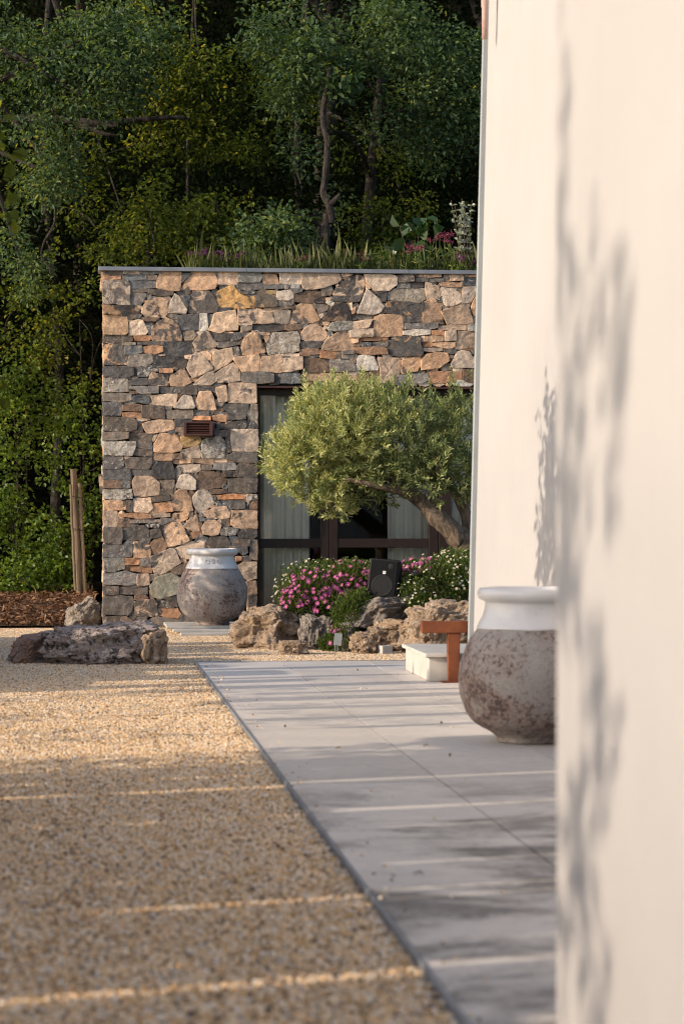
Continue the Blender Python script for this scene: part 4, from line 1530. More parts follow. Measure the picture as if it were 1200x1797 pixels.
for (cx, cy, rx, ry, dd, dr, nt_) in LOBES:
    c = np.array(lp(cx, cy, dd)); s = oD/F
    rr = np.array([rx*s, dr, ry*s])
    for _ in range(int(nt_*1.45)):
        d = RNG.normal(size=3); d /= np.linalg.norm(d)
        q = RNG.uniform(.55, 1.04) if RNG.random() < .8 else RNG.uniform(.3, .6)
        p = c + d*rr*q
        out = d*rr; out /= np.linalg.norm(out)
        lump = noise.noise(Vector((p[0]*4.4+3, p[1]*4.4, p[2]*4.4)))
        if lump < -.12 and RNG.random() < .85: continue
        p = p + d*rr*.17*lump
        dirn = out*.8 + np.array([0, 0, .55]) + RNG.normal(size=3)*.38
        dirn /= np.linalg.norm(dirn)
        ln = RNG.uniform(.07, .15)
        if d[2] > .2 and RNG.random() < .17: ln = RNG.uniform(.17, .32); dirn = out*.35 + np.array([0,0,1.]) + RNG.normal(size=3)*.15; dirn /= np.linalg.norm(dirn)
        p0 = p - dirn*ln*.45
        if RNG.random() < .35: tw.tube([p0, p0+dirn*ln*.98], [.0026, .0010], 4, 0, False)
        a = np.cross(dirn, [.3, .5, .8]); a /= np.linalg.norm(a); b = np.cross(dirn, a)
        n2 = int(ln/.021); t0 = RNG.normal(.66 if cx < 660 and cy > 700 else .36, .2)  # sun painted into left lobes' tint, shade into the others
        for k_ in range(n2):
            f = (k_+.5)/n2
            an = (k_ % 2)*PI/2 + RNG.normal(0, .3)
            for sgn in (1, -1):
                lat = (a*math.cos(an)+b*math.sin(an))*sgn
                dl = dirn*RNG.uniform(.65, 1.15) + lat*.75
                if f > .9: dl = dirn + lat*.25
                dl /= np.linalg.norm(dl)
                Pl.append(p0+dirn*ln*f); Dl.append(dl); Nl.append(dirn - dl*np.dot(dirn, dl) + RNG.normal(size=3)*.3)
                sz = RNG.uniform(.75, 1.2)*(1 - .45*max(0, f-.75)/.25)
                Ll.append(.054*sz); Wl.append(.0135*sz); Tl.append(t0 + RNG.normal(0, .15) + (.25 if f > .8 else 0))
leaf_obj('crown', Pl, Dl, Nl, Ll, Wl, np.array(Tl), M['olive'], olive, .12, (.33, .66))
tw.build('twigs', M['olivebark'], olive)

# ================================================================== FLOWER CUSHIONS
def star_mesh(name, npet, r, cup, mat_, centre=None):
    mb = MB(); vs = [(0, 0, 0)]
    for k_ in range(npet):
        a = 2*PI*k_/npet; w = PI/npet*.85
        for da, rr_ in ((-w, .72), (-w*.45, 1), (w*.45, 1), (w, .72)):
            vs.append((r*rr_*math.cos(a+da), r*rr_*math.sin(a+da), cup*r*rr_))
    fs = [(0, 1+4*k_, 2+4*k_, 3+4*k_, 4+4*k_) for k_ in range(npet)]
    mb.add(vs, fs); me = mb.mesh(name)
    set_tint(me, [.0] + [random.random()*.9 for _ in range(npet) for _ in range(4)])
    me.materials.append(mat_)
    if centre:
        me.materials.append(centre)
    return me
yel = plain('yellow_disc', (.60,.40,.06), .8)
def disc_star(name, npet, r, cup, mat_):
    me0 = star_mesh(name, npet, r, cup, mat_)
    bm = bmesh.new(); bm.from_mesh(me0)
    lay = bm.verts.layers.float.get('tint')
    vs = [bm.verts.new((r*.27*math.cos(2*PI*k_/8), r*.27*math.sin(2*PI*k_/8), r*.13)) for k_ in range(8)]
    f = bm.faces.new(vs); f.material_index = 1
    bm.to_mesh(me0); bm.free(); me0.materials.append(yel)
    return me0
PINK = [disc_star('pink_blossom', 14, .019, .22, M['pink']) for _ in range(2)]
DAISY = [disc_star('daisy_blossom', 9, .0105, .15, M['daisy']) for _ in range(2)]

def cushion(name, label, base, lumps, nleaf, leaf, mat_, flowers, group='flowering cushions in the planting bed', lf=.012):
    """lumps: (px, py, rx, ry px, D, depth radius); flowers: (mesh list, count, filter, partname)"""
    root = empty(name, base); tag(root, label, 'flower', group)
    tot = sum(l[2]*l[3] for l in lumps)
    Pn, Dn, Nn = [], [], []
    surf = []
    for (cx, cy, rx, ry, D_, dr) in lumps:
        s = D_/F; c = np.array(P3(cx, cy, D_)); rr = np.array([rx*s, dr, ry*s])
        n_ = int(nleaf*rx*ry/tot)
        d = unit(n_); q = RNG.uniform(.5, 1.12, (n_, 1)) + np.array([[.10*noise.noise(Vector(v*3.5 + cx)) for _ in range(1)] for v in d])*1.6
        p = c + d*rr*q
        Pn.append(p); Dn.append(d*rr/np.max(rr)*1.0 + np.array([0,0,.7]) + unit(n_)*.6); Nn.append(unit(n_)+np.array([0,-.3,.5]))
        surf.append((c, rr, rx*ry/tot))
    Pn = np.concatenate(Pn); Dn = np.concatenate(Dn); Nn = np.concatenate(Nn)
    n_ = len(Pn)
    leaf_obj('foliage', Pn, Dn, Nn, leaf*RNG.uniform(.7, 1.3, n_), lf*RNG.uniform(.7, 1.3, n_), np.clip(RNG.normal(.45, .22, n_), 0, 1), mat_, root)
    inv = Matrix.Translation(root.location).inverted()
    for meshes, cnt, zone, pname in flowers:
        prd = .38 if meshes is DAISY else .18
        placed = []
        while len(placed) < cnt:
            c, rr, w = surf[RNG.choice(len(surf), p=[q[2] for q in surf])]
            d = unit(1)[0]
            if d[1] > .45 or d[2] < -.35: continue
            p = c + d*rr*(RNG.uniform(1.0, 1.0+prd) + .16*noise.noise(Vector(d*3.5 + 1.7)))
            D_ = p[0]*S + p[1]*C; px = 600 + F*(p[0]*C - p[1]*S)/D_; py = HZ - F*(p[2]-H)/D_
            if not zone(px, py): continue
            nrm = Vector(d*np.array([.7, .8, .6])) + Vector((-.25, -.25, .55)) + Vector(RNG.normal(size=3)*.25)
            placed.append((Vector(p), nrm.normalized(), RNG.uniform(.8, 1.2)))
        placed.sort(key=lambda t: t[0].y)
        for i, (p, nrm, sc_) in enumerate(placed[:100]):
            o = bpy.data.objects.new(pname, meshes[i % len(meshes)]); COL.objects.link(o)
            o.parent = root; o.matrix_parent_inverse = inv
            o.matrix_basis = Matrix.Translation(p) @ nrm.to_track_quat('Z', 'Y').to_matrix().to_4x4() @ Matrix.Scale(sc_, 4)
        if len(placed) > 100:
            bm = bmesh.new()
            for (p, nrm, sc_) in placed[100:]:
                k0 = len(bm.verts); bm.from_mesh(meshes[0]); bm.verts.ensure_lookup_table()
                mt_ = Matrix.Translation(p) @ nrm.to_track_quat('Z', 'Y').to_matrix().to_4x4() @ Matrix.Scale(sc_, 4)
                for v in bm.verts[k0:]: v.co = mt_ @ v.co
            me = bpy.data.meshes.new(pname+'s'); bm.to_mesh(me); bm.free()
            for m_ in meshes[0].materials: me.materials.append(m_)
            o = link(pname+'s', me, None, root); o['kind'] = 'stuff'
    return root
cushion('pink_flower_cushion', 'bright pink daisy cushion spilling over rocks left of the black speaker', (*at(575, 19.9), .2),
        [(560, 1044, 60, 36, 19.8, .28), (615, 1022, 42, 36, 19.85, .25), (518, 1056, 30, 24, 19.75, .2), (590, 1060, 40, 28, 19.7, .22), (640, 1015, 22, 26, 19.9, .2), (545, 1020, 30, 22, 19.9, .2)], 7000, .032, M['herb'],
        [(PINK, 260, lambda x, y: y < 1074 and 492 < x < 648, 'blossom')])
cushion('cream_daisy_plant', 'wispy cream daisies standing behind the bright pink cushion', (*at(575, 20.1), .25),
        [(570, 1012, 75, 26, 20.1, .22), (510, 1045, 26, 28, 19.95, .16), (620, 1008, 40, 24, 20.1, .2)], 3800, .030, M['herb'],
        [(DAISY, 150, lambda x, y: True, 'blossom')])
cushion('trailing_plant', 'dark green trailing plant hanging between the rocks left of the zinc label', (*at(612, 19.3), .1),
        [(612, 1085, 30, 42, 19.35, .16), (600, 1120, 24, 26, 19.05, .12), (630, 1062, 26, 26, 19.4, .15), (575, 1130, 16, 14, 19.1, .08)], 5200, .026, M['herb'],
        [(PINK, 8, lambda x, y: y > 1085, 'blossom')])
cushion('white_daisy_mound', 'broad mound of small white daisies between the speaker and the white wall', (*at(770, 19.6), .3),
        [(765, 1030, 50, 42, 19.6, .3), (722, 1048, 26, 34, 19.4, .22), (812, 1010, 40, 44, 19.7, .26), (840, 1030, 40, 50, 19.9, .26), (745, 1066, 34, 22, 19.35, .2), (790, 992, 30, 26, 19.9, .2), (735, 1010, 26, 22, 19.7, .18)], 9500, .028, M['herb'],
        [(DAISY, 300, lambda x, y: y > 965, 'blossom')])
cushion('pale_pink_flowers', 'small patch of pink flowers crowning the white daisy mound right of the speaker', (*at(735, 20), .4),
        [(738, 1000, 38, 20, 19.8, .2)], 900, .026, M['herb'], [(PINK, 60, lambda x, y: True, 'blossom')])
# ================================================================== ROOF PLANTS
ZR = 3.375
RY = 23.75
def rp(px, D=23.9):   # a spot on the roof under a photo column
    return at(px, D)
n = 5000
gx_ = np.array([at(p, 1)[0] for p in RNG.uniform(455, 900, n)])
yy = 23.33 + RNG.random(n)**1.5*1.3; dd_ = yy/.99
pxs = np.concatenate([RNG.uniform(330, 470, n//6), RNG.uniform(470, 900, n - n//6)])
u_ = (pxs-600)/F
xx = dd_*(S+u_*C)
clump = np.array([noise.noise(Vector((a*2.2, b*1.2, 0))) for a, b in zip(xx, yy)])
hh = np.clip(.15 + .20*clump + RNG.normal(0, .08, n) + .2*(RNG.random(n) < .05), .04, .55)
Dn = np.stack([RNG.normal(0, .22, n), RNG.normal(0, .22, n), np.ones(n)], 1)
tag(leaf_obj('roof_grass', np.stack([xx, yy, np.full(n, ZR-.005)], 1), Dn, unit(n)+np.array([0,-1.,0]), hh, np.full(n, .0038), np.clip(.4+clump*.4+RNG.normal(0,.2,n),0,1), M['grass'], fold=.1), kind='stuff')

def flower_stems(label, px0, px1, py_top, nst, mat_, D0=23.55, spread=1.0, bl=.022, leafy=14, head=7):
    root = empty('flowering_plant', (*rp((px0+px1)/2, D0), ZR))
    tag(root, label, 'plant', 'flowering plants on the roof')
    mb = MB(); Pf, Df, Pg, Dg = [], [], [], []
    for i in range(nst):
        px = random.uniform(px0, px1); D_ = D0 + random.uniform(-.15, .35)
        b = P3(px, 470, D_); b.z = ZR
        t = P3(px + random.uniform(-9, 9)*spread, py_top + abs(random.gauss(0, 10)), D_)
        m_ = (b+t)/2 + Vector((random.uniform(-.02, .02), 0, 0))
        sp = spline([b, m_, t], 4); mb.tube(sp, [.0028]*len(sp), 4, 0, False)
        for _ in range(head):
            p = t + Vector((random.gauss(0, .018), random.gauss(0, .018), random.gauss(0, .014)))
            for _ in range(4):
                Pf.append(p); Df.append([random.gauss(0, 1), random.gauss(0, 1), random.gauss(.3, 1)])
        for _ in range(leafy):
            f = random.random()*.75; p = b + (t-b)*f
            Pg.append(p); Dg.append([random.gauss(0, 1), random.gauss(0, 1), random.uniform(.2, 1.2)])
    st_ = mb.build('stems', M['herb'], root); set_tint(st_.data, [.5]*len(st_.data.vertices))
    nf = len(Pf); leaf_obj('blossoms', Pf, Df, unit(nf), np.full(nf, bl*.75), np.full(nf, bl*.55), RNG.random(nf), mat_, root)
    ng_ = len(Pg); fo = leaf_obj('foliage', Pg, Dg, unit(ng_)+np.array([0,0,.4]), RNG.uniform(.04, .09, ng_), np.full(ng_, .013), RNG.random(ng_), M['herb'], root)
    join_into(fo, st_)
    return root
flower_stems('mauve pink flower clump at the left end of the roof edge', 332, 375, 440, 11, M['mauve'], leafy=16)
flower_stems('second mauve pink clump on the roof, right of the first', 380, 432, 442, 12, M['mauve'], leafy=16)
flower_stems('wispy reddish flowers on the roof left of the twisted trunk', 505, 556, 446, 10, M['rosered'], bl=.018)
flower_stems('sparse red flowers on the roof right of the twisted trunk foot', 590, 640, 440, 7, M['rosered'], bl=.02)
flower_stems('red pink flowers on the roof beneath the round leaved sapling', 705, 745, 432, 10, M['rosered'], bl=.022)
flower_stems('tall rosy flower stems on the roof just left of the silvery shrub', 755, 800, 408, 9, M['rosered'], bl=.026)
flower_stems('low mauve flowers on the roof at the foot of the silvery shrub', 790, 830, 450, 8, M['mauve'], bl=.02)

def leafy_plant(name, label, px0, px1, py0, D_, nst, mat_, L, W, per, group=None, lean=8):
    root = empty(name, (*at((px0+px1)/2, D_), ZR)); tag(root, label, 'plant', group)
    mb = MB(); Pg, Dg = [], []
    for i in range(nst):
        px = px0 + (px1-px0)*(i+.5)/nst + random.gauss(0, 3); d2 = D_ + random.uniform(-.1, .15)
        b = P3(px*.5+(px0+px1)*.25, 470, d2); b.z = ZR
        t = P3(px + random.gauss(0, lean), py0 + abs(random.gauss(0, (470-py0)*.25)), d2)
        sp = spline([b, (b+t)/2 + Vector((random.uniform(-.03, .03), 0, 0)), t], 5)
        mb.tube(sp, list(np.linspace(.005, .002, len(sp))), 5, 0, False)
        for k_ in range(per):
            f = .12 + .88*(k_+random.random())/per
            q = sp[min(len(sp)-1, int(f*(len(sp)-1)))]
            Pg.append(q); Dg.append([random.gauss(0, 1), random.gauss(0, .8), random.uniform(.0, .9)])
    st_ = mb.build('stems', M['oakbark'], root); set_tint(st_.data, [.5]*len(st_.data.vertices))
    ng_ = len(Pg)
    fo = leaf_obj('foliage', Pg, Dg, unit(ng_)*.8+np.array([0,-.4,.6]), L*RNG.uniform(.6, 1.25, ng_), W*RNG.uniform(.6, 1.25, ng_), RNG.random(ng_), mat_, root)
    join_into(fo, st_)
leafy_plant('silvery_shrub', 'tall silvery leaved shrub on the roof beside the white wall', 795, 835, 335, 23.8, 9, M['silver'], .05, .026, 34)
leafy_plant('round_leaved_sapling', 'sapling with big round green leaves on the roof under the dark wood', 690, 768, 370, 24.0, 7, M['bigleaf'], .15, .13, 7)
leafy_plant('round_leaved_seedling', 'small round leaved seedling low on the roof left of the taller sapling', 665, 705, 425, 24.0, 3, M['bigleaf'], .11, .10, 4)
leafy_plant('bright_green_plant', 'bright fresh green leafy plant rising above the middle of the roof edge', 640, 672, 438, 23.7, 7, M['ivy'], .075, .018, 16, 'fresh green plants on the roof edge')
leafy_plant('bright_green_plant', 'lower fresh green plant left of the brighter taller one on the roof', 612, 640, 447, 23.7, 6, M['ivy'], .07, .016, 14, 'fresh green plants on the roof edge')

# ================================================================== WOOD BEHIND
def tree(name, label, group, base, trunk, r0, crowns, mat_, L0, W0, per=26, rad=.26, parts=True, limbs=6, bark='darkbark', flat=.7):
    root = empty(name, base); tag(root, label, 'tree' if 'tree' in name or 'oak' in name else 'shrub', group)
    cents = []
    for (c, r, n_, sh) in crowns:
        cents.append(ell_points(c, r, n_, sh))
    cents = np.concatenate(cents)
    keep = np.array([noise.noise(Vector(p)*1.1 + Vector((base[0], 0, 0))) > -.12 for p in cents])
    cents = cents[keep]
    leaf_obj('crown', *clusters_to_leaves(cents, per, rad, L0, W0, flat=flat), mat_, root)
    mb = MB()
    tp = spline([Vector(p) for p in trunk], 6)
    mb.tube(tp, list(np.linspace(r0, r0*.45, len(tp))), 10, .15)
    top = tp[int(len(tp)*.55):]
    for i in RNG.choice(len(cents), min(limbs, len(cents)), replace=False):
        s = random.choice(top); e = Vector(cents[i])
        m_ = s*.5 + e*.5 + Vector((random.gauss(0, .15), random.gauss(0, .15), random.uniform(-.1, .3)))
        sp = spline([s, m_, e], 5)
        mb.tube(sp, list(np.linspace(r0*.35, .008, len(sp))), 6, .15)
    mb.build('trunk', M[bark], root)
    return root
G1 = 'oaks and trees of the wood behind the house'
def wp(px, py, D): return tuple(P3(px, py, D))
# overhanging oak, upper left: hanging shaded sprays
tree('oak_tree', 'oak with blue green sprays hanging into the upper left corner', G1, (-3.4, 27.6, .1), [(-3.4,27.6,.1),(-3.2,27.5,3),(-2.4,27.2,5.6),(-1.2,27,6.6)], .2,
     [(wp(60,60,26.6), (.95,.9,.75), 120, .1), (wp(170,110,26.4), (.75,.8,.65), 100, .1), (wp(60,250,26.5), (.55,.6,.5), 50, .1), (wp(95,320,26.4), (.34,.4,.25), 22, .1), (wp(230,20,26.6), (.6,.7,.5), 60, .1), (wp(-20,180,27), (.6,.7,.9), 60, .1), (wp(30,460,27), (.3,.4,.7), 40, .1)],
     M['oakleaf_shade'], .056, .030, 46, .25, limbs=6)
# oak right of centre
tree('oak_tree', 'oak whose broad crown hangs over the right of the flat roof', G1, (3.5, 28.6, .1), [(3.5,28.6,.1),(3.3,28.5,3),(3.4,28.3,5.4),(3.6,28,7)], .09,
     [(wp(620,60,27), (1.0,.9,.7), 140, .1), (wp(560,150,26.8), (.6,.7,.5), 70, .1), (wp(740,90,27), (.9,.9,.7), 110, .1), (wp(830,150,27.2), (.55,.7,.8), 70, .1), (wp(560,230,26.8), (.42,.5,.42), 36, .1), (wp(640,200,26.9), (.5,.6,.32), 45, .1), (wp(760,240,27.1), (.4,.5,.4), 36, .1), (wp(480,60,27), (.5,.7,.5), 50, .1)],
     M['oakleaf_shade'], .056, .030, 46, .25, limbs=5)
# lit, loose oak behind the two
tree('oak_tree', 'yellow green sunlit oak showing between the two shaded crowns', G1, (1.5, 30.6, .1), [(1.5,30.6,.1),(1.4,30.5,3),(1.3,30.3,5.5),(1.4,30.2,8)], .03,
     [(wp(300,60,28.6), (1.0,.7,.8), 70, .1), (wp(390,120,28.6), (.8,.6,.6), 60, .1), (wp(250,170,28.6), (.7,.6,.5), 40, .1), (wp(250,420,29), (.7,.5,.4), 30, .1), (wp(330,240,28.8), (.9,.6,.5), 45, .1), (wp(430,300,28.8), (.6,.5,.6), 35, .1), (wp(340,330,29), (.9,.6,.6), 30, .1), (wp(110,300,28.8), (.7,.6,.7), 40, .1), (wp(560,160,28.2), (.7,.5,.5), 35, .1), (wp(700,230,28.4), (.9,.5,.6), 35, .1)],
     M['oakleaf'], .058, .032, 40, .28, limbs=3)
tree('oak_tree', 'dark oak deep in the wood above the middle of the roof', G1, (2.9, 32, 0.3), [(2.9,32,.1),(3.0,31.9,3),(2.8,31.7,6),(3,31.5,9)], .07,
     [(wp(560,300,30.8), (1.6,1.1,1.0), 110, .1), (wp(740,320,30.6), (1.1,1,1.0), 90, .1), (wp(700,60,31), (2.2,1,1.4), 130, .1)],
     M['shadeleaf'], .07, .042, 26, .28, limbs=6)
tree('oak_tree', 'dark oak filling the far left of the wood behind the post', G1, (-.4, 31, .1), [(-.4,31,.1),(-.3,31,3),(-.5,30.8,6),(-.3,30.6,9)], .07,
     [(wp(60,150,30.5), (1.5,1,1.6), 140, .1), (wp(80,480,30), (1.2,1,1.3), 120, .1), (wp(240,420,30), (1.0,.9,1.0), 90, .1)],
     M['shadeleaf'], .07, .042, 26, .28, limbs=5)
# slim twisted trunk above the roof
tw_ = empty('slim_tree', (*at(570, 26.2), 0))
tag(tw_, 'slim twisted bare trunk rising behind the roof flowers', 'tree', G1)
mb = MB()
limb(mb, [(*at(566, 26.2), .0), P3(570, 440, 26.2), P3(580, 390, 26.2), P3(578, 362, 26.15), P3(567, 338, 26.2), P3(572, 300, 26.2), P3(574, 250, 26.2), P3(566, 200, 26.3), P3(580, 120, 26.4)], .05, .028, 10, .25)
limb(mb, [P3(578, 360, 26.15), P3(590, 348, 26.1), P3(596, 340, 26.1)], .03, .014, 8)
mb.build('trunk', M['darkbark'], tw_)
c_ = ell_points(P3(575, 120, 26.5), (.5, .5, .5), 24, .1)
leaf_obj('crown', *clusters_to_leaves(c_, 24, .22, .08, .05), M['oakleaf_shade'], tw_)
# the long horizontal dead bough and hanging stem
bg = empty('dead_bough', P3(90, 210, 28.2)); tag(bg, 'long bare bough reaching level across the dark upper left of the wood', 'bough')
mb = MB()
limb(mb, [P3(-60, 215, 28.6), P3(60, 207, 28.3), P3(130, 212, 28.2), P3(200, 218, 28.1), P3(215, 213, 28.05), P3(270, 208, 28), P3(320, 206, 28), P3(334, 212, 28)], .055, .018, 10, .25)
limb(mb, [P3(130, 212, 28.2), P3(175, 232, 28.1), P3(205, 238, 28.1)], .035, .012, 8)
mb.build('limb', M['darkbark'], bg)
hb = empty('hanging_stem', P3(95, 330, 26.6)); tag(hb, 'thin crooked bare stem hanging below the upper left oak sprays', 'stem')
mb = MB()
limb(mb, [P3(102, 325, 26.6), P3(98, 360, 26.6), P3(96, 392, 26.6), P3(78, 425, 26.6), P3(74, 450, 26.6), P3(90, 472, 26.6)], .02, .006, 6)
mb.build('limb', M['darkbark'], hb)
# understorey behind the roof
G2 = 'understorey shrubs at the edge of the wood'
for (lab, px, py, D_, r, n_, mt) in [
    ('low dark bush behind the roof left of the first pink clump', 260, 400, 27.5, (.7,.6,.55), 60, 'oakleaf'),
    ('dense dark bush behind the pink clumps on the roof', 370, 410, 27, (.55,.6,.42), 60, 'oakleaf'),
    ('bluish green bush behind the roof left of the slim twisted trunk', 480, 415, 26.4, (.45,.5,.32), 55, 'oakleaf_shade'),
    ('shaded bush right behind the foot of the slim twisted trunk', 560, 380, 27.2, (.5,.5,.42), 50, 'oakleaf_shade'),
    ('black green thicket behind the round leaved sapling', 720, 420, 27.5, (1.0,.6,.5), 80, 'oakleaf')]:
    c = P3(px, py, D_)
    tree('wood_shrub', lab, G2, (c.x, c.y, 0), [(c.x,c.y,0),(c.x+.1,c.y,1.5),(c.x,c.y,c.z-.1)], .05, [(tuple(c), r, n_, .1)], M[mt], .056, .034, 38, .2, limbs=3)
G3 = 'sunlit climbers and shrubs left of the house'
for (lab, px, py, D_, r, n_, mt) in [
    ('leafy bright green bush at the lower left edge above the mulch', 30, 1010, 27.2, (.5,.4,.3), 60, 'ivy'),
    ('bright green climber around the foot of the wooden post', 105, 960, 27.0, (.26,.25,.5), 44, 'ivy'),
    ('sunlit yellow green shrub halfway up the left edge', 20, 900, 27.4, (.4,.4,.5), 50, 'ivy'),
    ('ivy covered bush at the left edge level with the wall lamp', 25, 720, 27.3, (.4,.4,.6), 55, 'ivy'),
    ('small green creeper between the post and the house corner', 156, 900, 27.6, (.14,.2,.4), 16, 'ivy'),
    ('hazy green shrub behind the top of the wooden post', 140, 790, 28.8, (.42,.4,.6), 40, 'ivy'),
    ('dark leafy shrub at the left edge below the hanging sprays', 40, 570, 28.0, (.5,.5,.6), 55, 'oakleaf'),
    ('shadowy shrub beside the upper corner of the stone house', 140, 560, 29.0, (.45,.5,.9), 50, 'oakleaf')]:
    c = P3(px, py, D_)
    tree('climbing_shrub', lab, G3, (c.x, c.y, .15), [(c.x,c.y,.12),(c.x+.05,c.y,max(.3,c.z*.5)),(c.x,c.y,c.z)], .014, [(tuple(c), tuple(q*1.3 for q in r), int(n_*1.5), .1)], M[mt], .050, .038, 26, .17, limbs=4)

# far wood as one mass over the slope
cc = []
for _ in range(2600):
    y = 33 + 14*RNG.random()**1.3; x = RNG.uniform(-7, 12)
    cc.append((x, y, hill_z(x, y) + 5.5*RNG.random()))
lo = leaf_obj('far_wood', *clusters_to_leaves(np.array(cc), 30, .7, .10, .06), M['shadeleaf']); tag(lo, kind='stuff')

# ================================================================== SHADE: garden left of the picture
G4 = 'clipped shrubs along the drive'
def clipped(x, y0, y1, h, w=.12, zb=.0, label='clipped evergreen shrub in the row beyond the left edge of the gravel', loose=0.0):
    root = empty('clipped_shrub', (x, (y0+y1)/2, 0)); tag(root, label, 'shrub', G4)
    mb = MB()
    mb.box((x-w/2, y0, zb), (x+w/2, y1, h))
    me = mb.mesh('crown')
    if zb: ms = MB(); ms.tube([(x, (y0+y1)/2, 0), (x+.01, (y0+y1)/2, zb*.5), (x, (y0+y1)/2, zb+.1)], [.010, .009, .007], 6); ms.build('trunk', M['darkbark'], root)
    bm = bmesh.new(); bm.from_mesh(me); bmesh.ops.subdivide_edges(bm, edges=bm.edges[:], cuts=10, use_grid_fill=True)
    for v in bm.verts:
        p = v.co
        v.co = p + Vector((.03*noise.noise(p*5), .012*noise.noise(p*6+Vector((3,0,0))), .06*noise.noise(p*4+Vector((0,7,0))) if p.z > .1 else 0))
    bm.to_mesh(me); bm.free()
    link('crown', me, M['hedge'], root)
    nlf = int(500*(y1-y0)*h)+200
    pts = np.stack([RNG.uniform(x-w/2-.05, x+w/2+.05, nlf), RNG.uniform(min(y0+.03,(y0+y1)/2), max(y1-.03,(y0+y1)/2), nlf), zb + (h-zb)*np.sqrt(RNG.random(nlf))*1.02+RNG.uniform(0, .05, nlf)], 1)
    leaf_obj('leaves', pts, unit(nlf), unit(nlf), np.full(nlf, .03), np.full(nlf, .018), RNG.random(nlf), M['oakleaf'], root)
M['hedge'] = mottled('hedge_body', (.02,.04,.014), (.045,.08,.025), 22, .8, .8, .04, 40)
XH = -2.4
def reach(X0, z=0.0): return z + (X0 - XH)*TEL
def y_at_hedge(D, X0=1.4): return D*.985 - M_AZ*(X0 - XH)
# light stripes across the paving: depth of the stripe, width of the slit
slits = [(5.98,.09,()),(6.27,.03,((0,1.25),)),(6.98,.05,((.2,.62),(.8,1.22))),(7.13,.055,((0,.9),)),(7.64,.045,((0,.5),(.62,1.27))),(8.48,.04,((0,1.3),)),(9.0,.09,((0,1.28),)),(9.95,.08,((0,.72),(.86,.95))),(10.4,.045,((0,.42),(.55,.7),(.85,.98),(1.2,1.9)))]
edges = [(-3.0, 4.25)]
ys = 4.252
blk = []
for D_, w, bl_ in slits:
    yc = y_at_hedge(D_); w += .02
    blk.append((yc, w, bl_))
    edges.append((ys, yc-w/2)); ys = yc+w/2
edges.append((ys, y_at_hedge(10.85)))
blk.append((y_at_hedge(11.2), .5, ((.3,.9),(.9,2.3))))
for a, b in edges:
    k_ = max(1, int((b-a)/1.4 + .5))
    hgt = reach(.893, -.02) if b < 4.3 else reach(2.1)
    if a > 8: hgt = reach(2.1, .74)
    clipped(XH, a, b, hgt)
shoots = empty('slit_shoots', (XH+.1, 6, 0)); tag(shoots, 'unseen leafy shoots added to break up the light slits', 'shrub')  # unseen leaf clumps added to interrupt the light stripes
bp = []
for yc, w, bl_ in blk:
    for z0, z1 in bl_:
        for _ in range(int((z1-z0)*(300 if w < .3 else 420))):
            bp.append((XH+.08+RNG.uniform(0, .12), yc+RNG.uniform(-w*.5-.02, w*.5+.02), z0+(z1-z0)*RNG.random()))
leaf_obj('foliage', np.array(bp), unit(len(bp)), np.tile([1., 0, 0], (len(bp), 1))+unit(len(bp))*.4, np.full(len(bp), .06), np.full(len(bp), .04), RNG.random(len(bp)), M['oakleaf'], shoots)
clipped(XH-.05, 9.55, 10.42, reach(2.1, .78), zb=reach(1.78), label='unseen shrub head added to keep the large jar in shade')  # unseen head, added to shade the jar and leave paving lit
# farther, low shrubs: stripes near the end of the paving and round the boulder
for Y0, Y1, X0, Xb in ((12.03,12.11,2.2,1.3),(12.58,12.72,2.3,.9),(13.26,13.38,2.2,1.0),(13.88,14.12,2.3,.7),(14.36,14.48,2.3,1.1),
                   (14.9,15.12,2.3,.4),(15.38,15.62,1.5,-.6),(15.75,15.83,2.2,.6),(16.05,16.5,1.3,0),(16.62,16.78,2.2,.8),(16.9,17.25,1.0,0),(17.4,17.7,1.2,0),(17.9,18.3,1.0,0),(18.5,18.8,1.4,0),(18.95,19.9,1.1,0),(20.05,20.4,1.3,0)):
    sh = M_AZ*3.6
    clipped(XH, Y0-sh, Y1-sh, reach(X0), zb=max(0.0, reach(Xb)) if Xb else 0.0, label='narrow unseen shrub bar added to stripe the far paving with shade')  # narrow unseen heads added to cast shade stripes
for Y0, Y1, X0 in ((14.95, 15.9, .0), (16.1, 18.6, .35), (18.75, 21.5, .25)):
    clipped(XH-.6, Y0-M_AZ*3.0, Y1-M_AZ*3.0, reach(X0)+.6*TEL)

def sparse_tree(label, x, y, pts, L, W, per, rad, name='young_tree', bark='oakbark', r0=.02, lean=None, mat_='oakleaf', twig=.003):
    root = empty(name, (x, y, 0)); tag(root, label, 'tree', 'young trees left of the drive')
    pts = [Vector(p) for p in pts]
    zmax = max(p.z for p in pts)
    top = Vector((sum(p.x for p in pts)/len(pts), sum(p.y for p in pts)/len(pts), zmax*.92))
    tr = spline([Vector((x, y, 0)), Vector((x, y, zmax*.35)), top], 8)
    mb = MB(); mb.tube(tr, list(np.linspace(r0, r0*.3, len(tr))), 8, .1)
    done = list(tr[6:]); rest = list(pts)
    best = [min(range(len(done)), key=lambda k_: (done[k_]-p).length) for p in rest]
    while rest:
        i_ = min(range(len(rest)), key=lambda q: (done[best[q]]-rest[q]).length)
        p = rest.pop(i_); b_ = best.pop(i_)
        mb.tube([done[b_], (done[b_]+p)/2 + Vector((0, 0, .008)), p], [twig, twig*.9, twig*.8], 5, 0, False)
        done.append(p)
        for q in range(len(rest)):
            if (rest[q]-p).length < (done[best[q]]-rest[q]).length: best[q] = len(done)-1
    mb.build('trunk', M[bark], root)
    leaf_obj('crown', *clusters_to_leaves(np.array(pts), per, rad, L, W, flat=1.0), M[mat_], root)
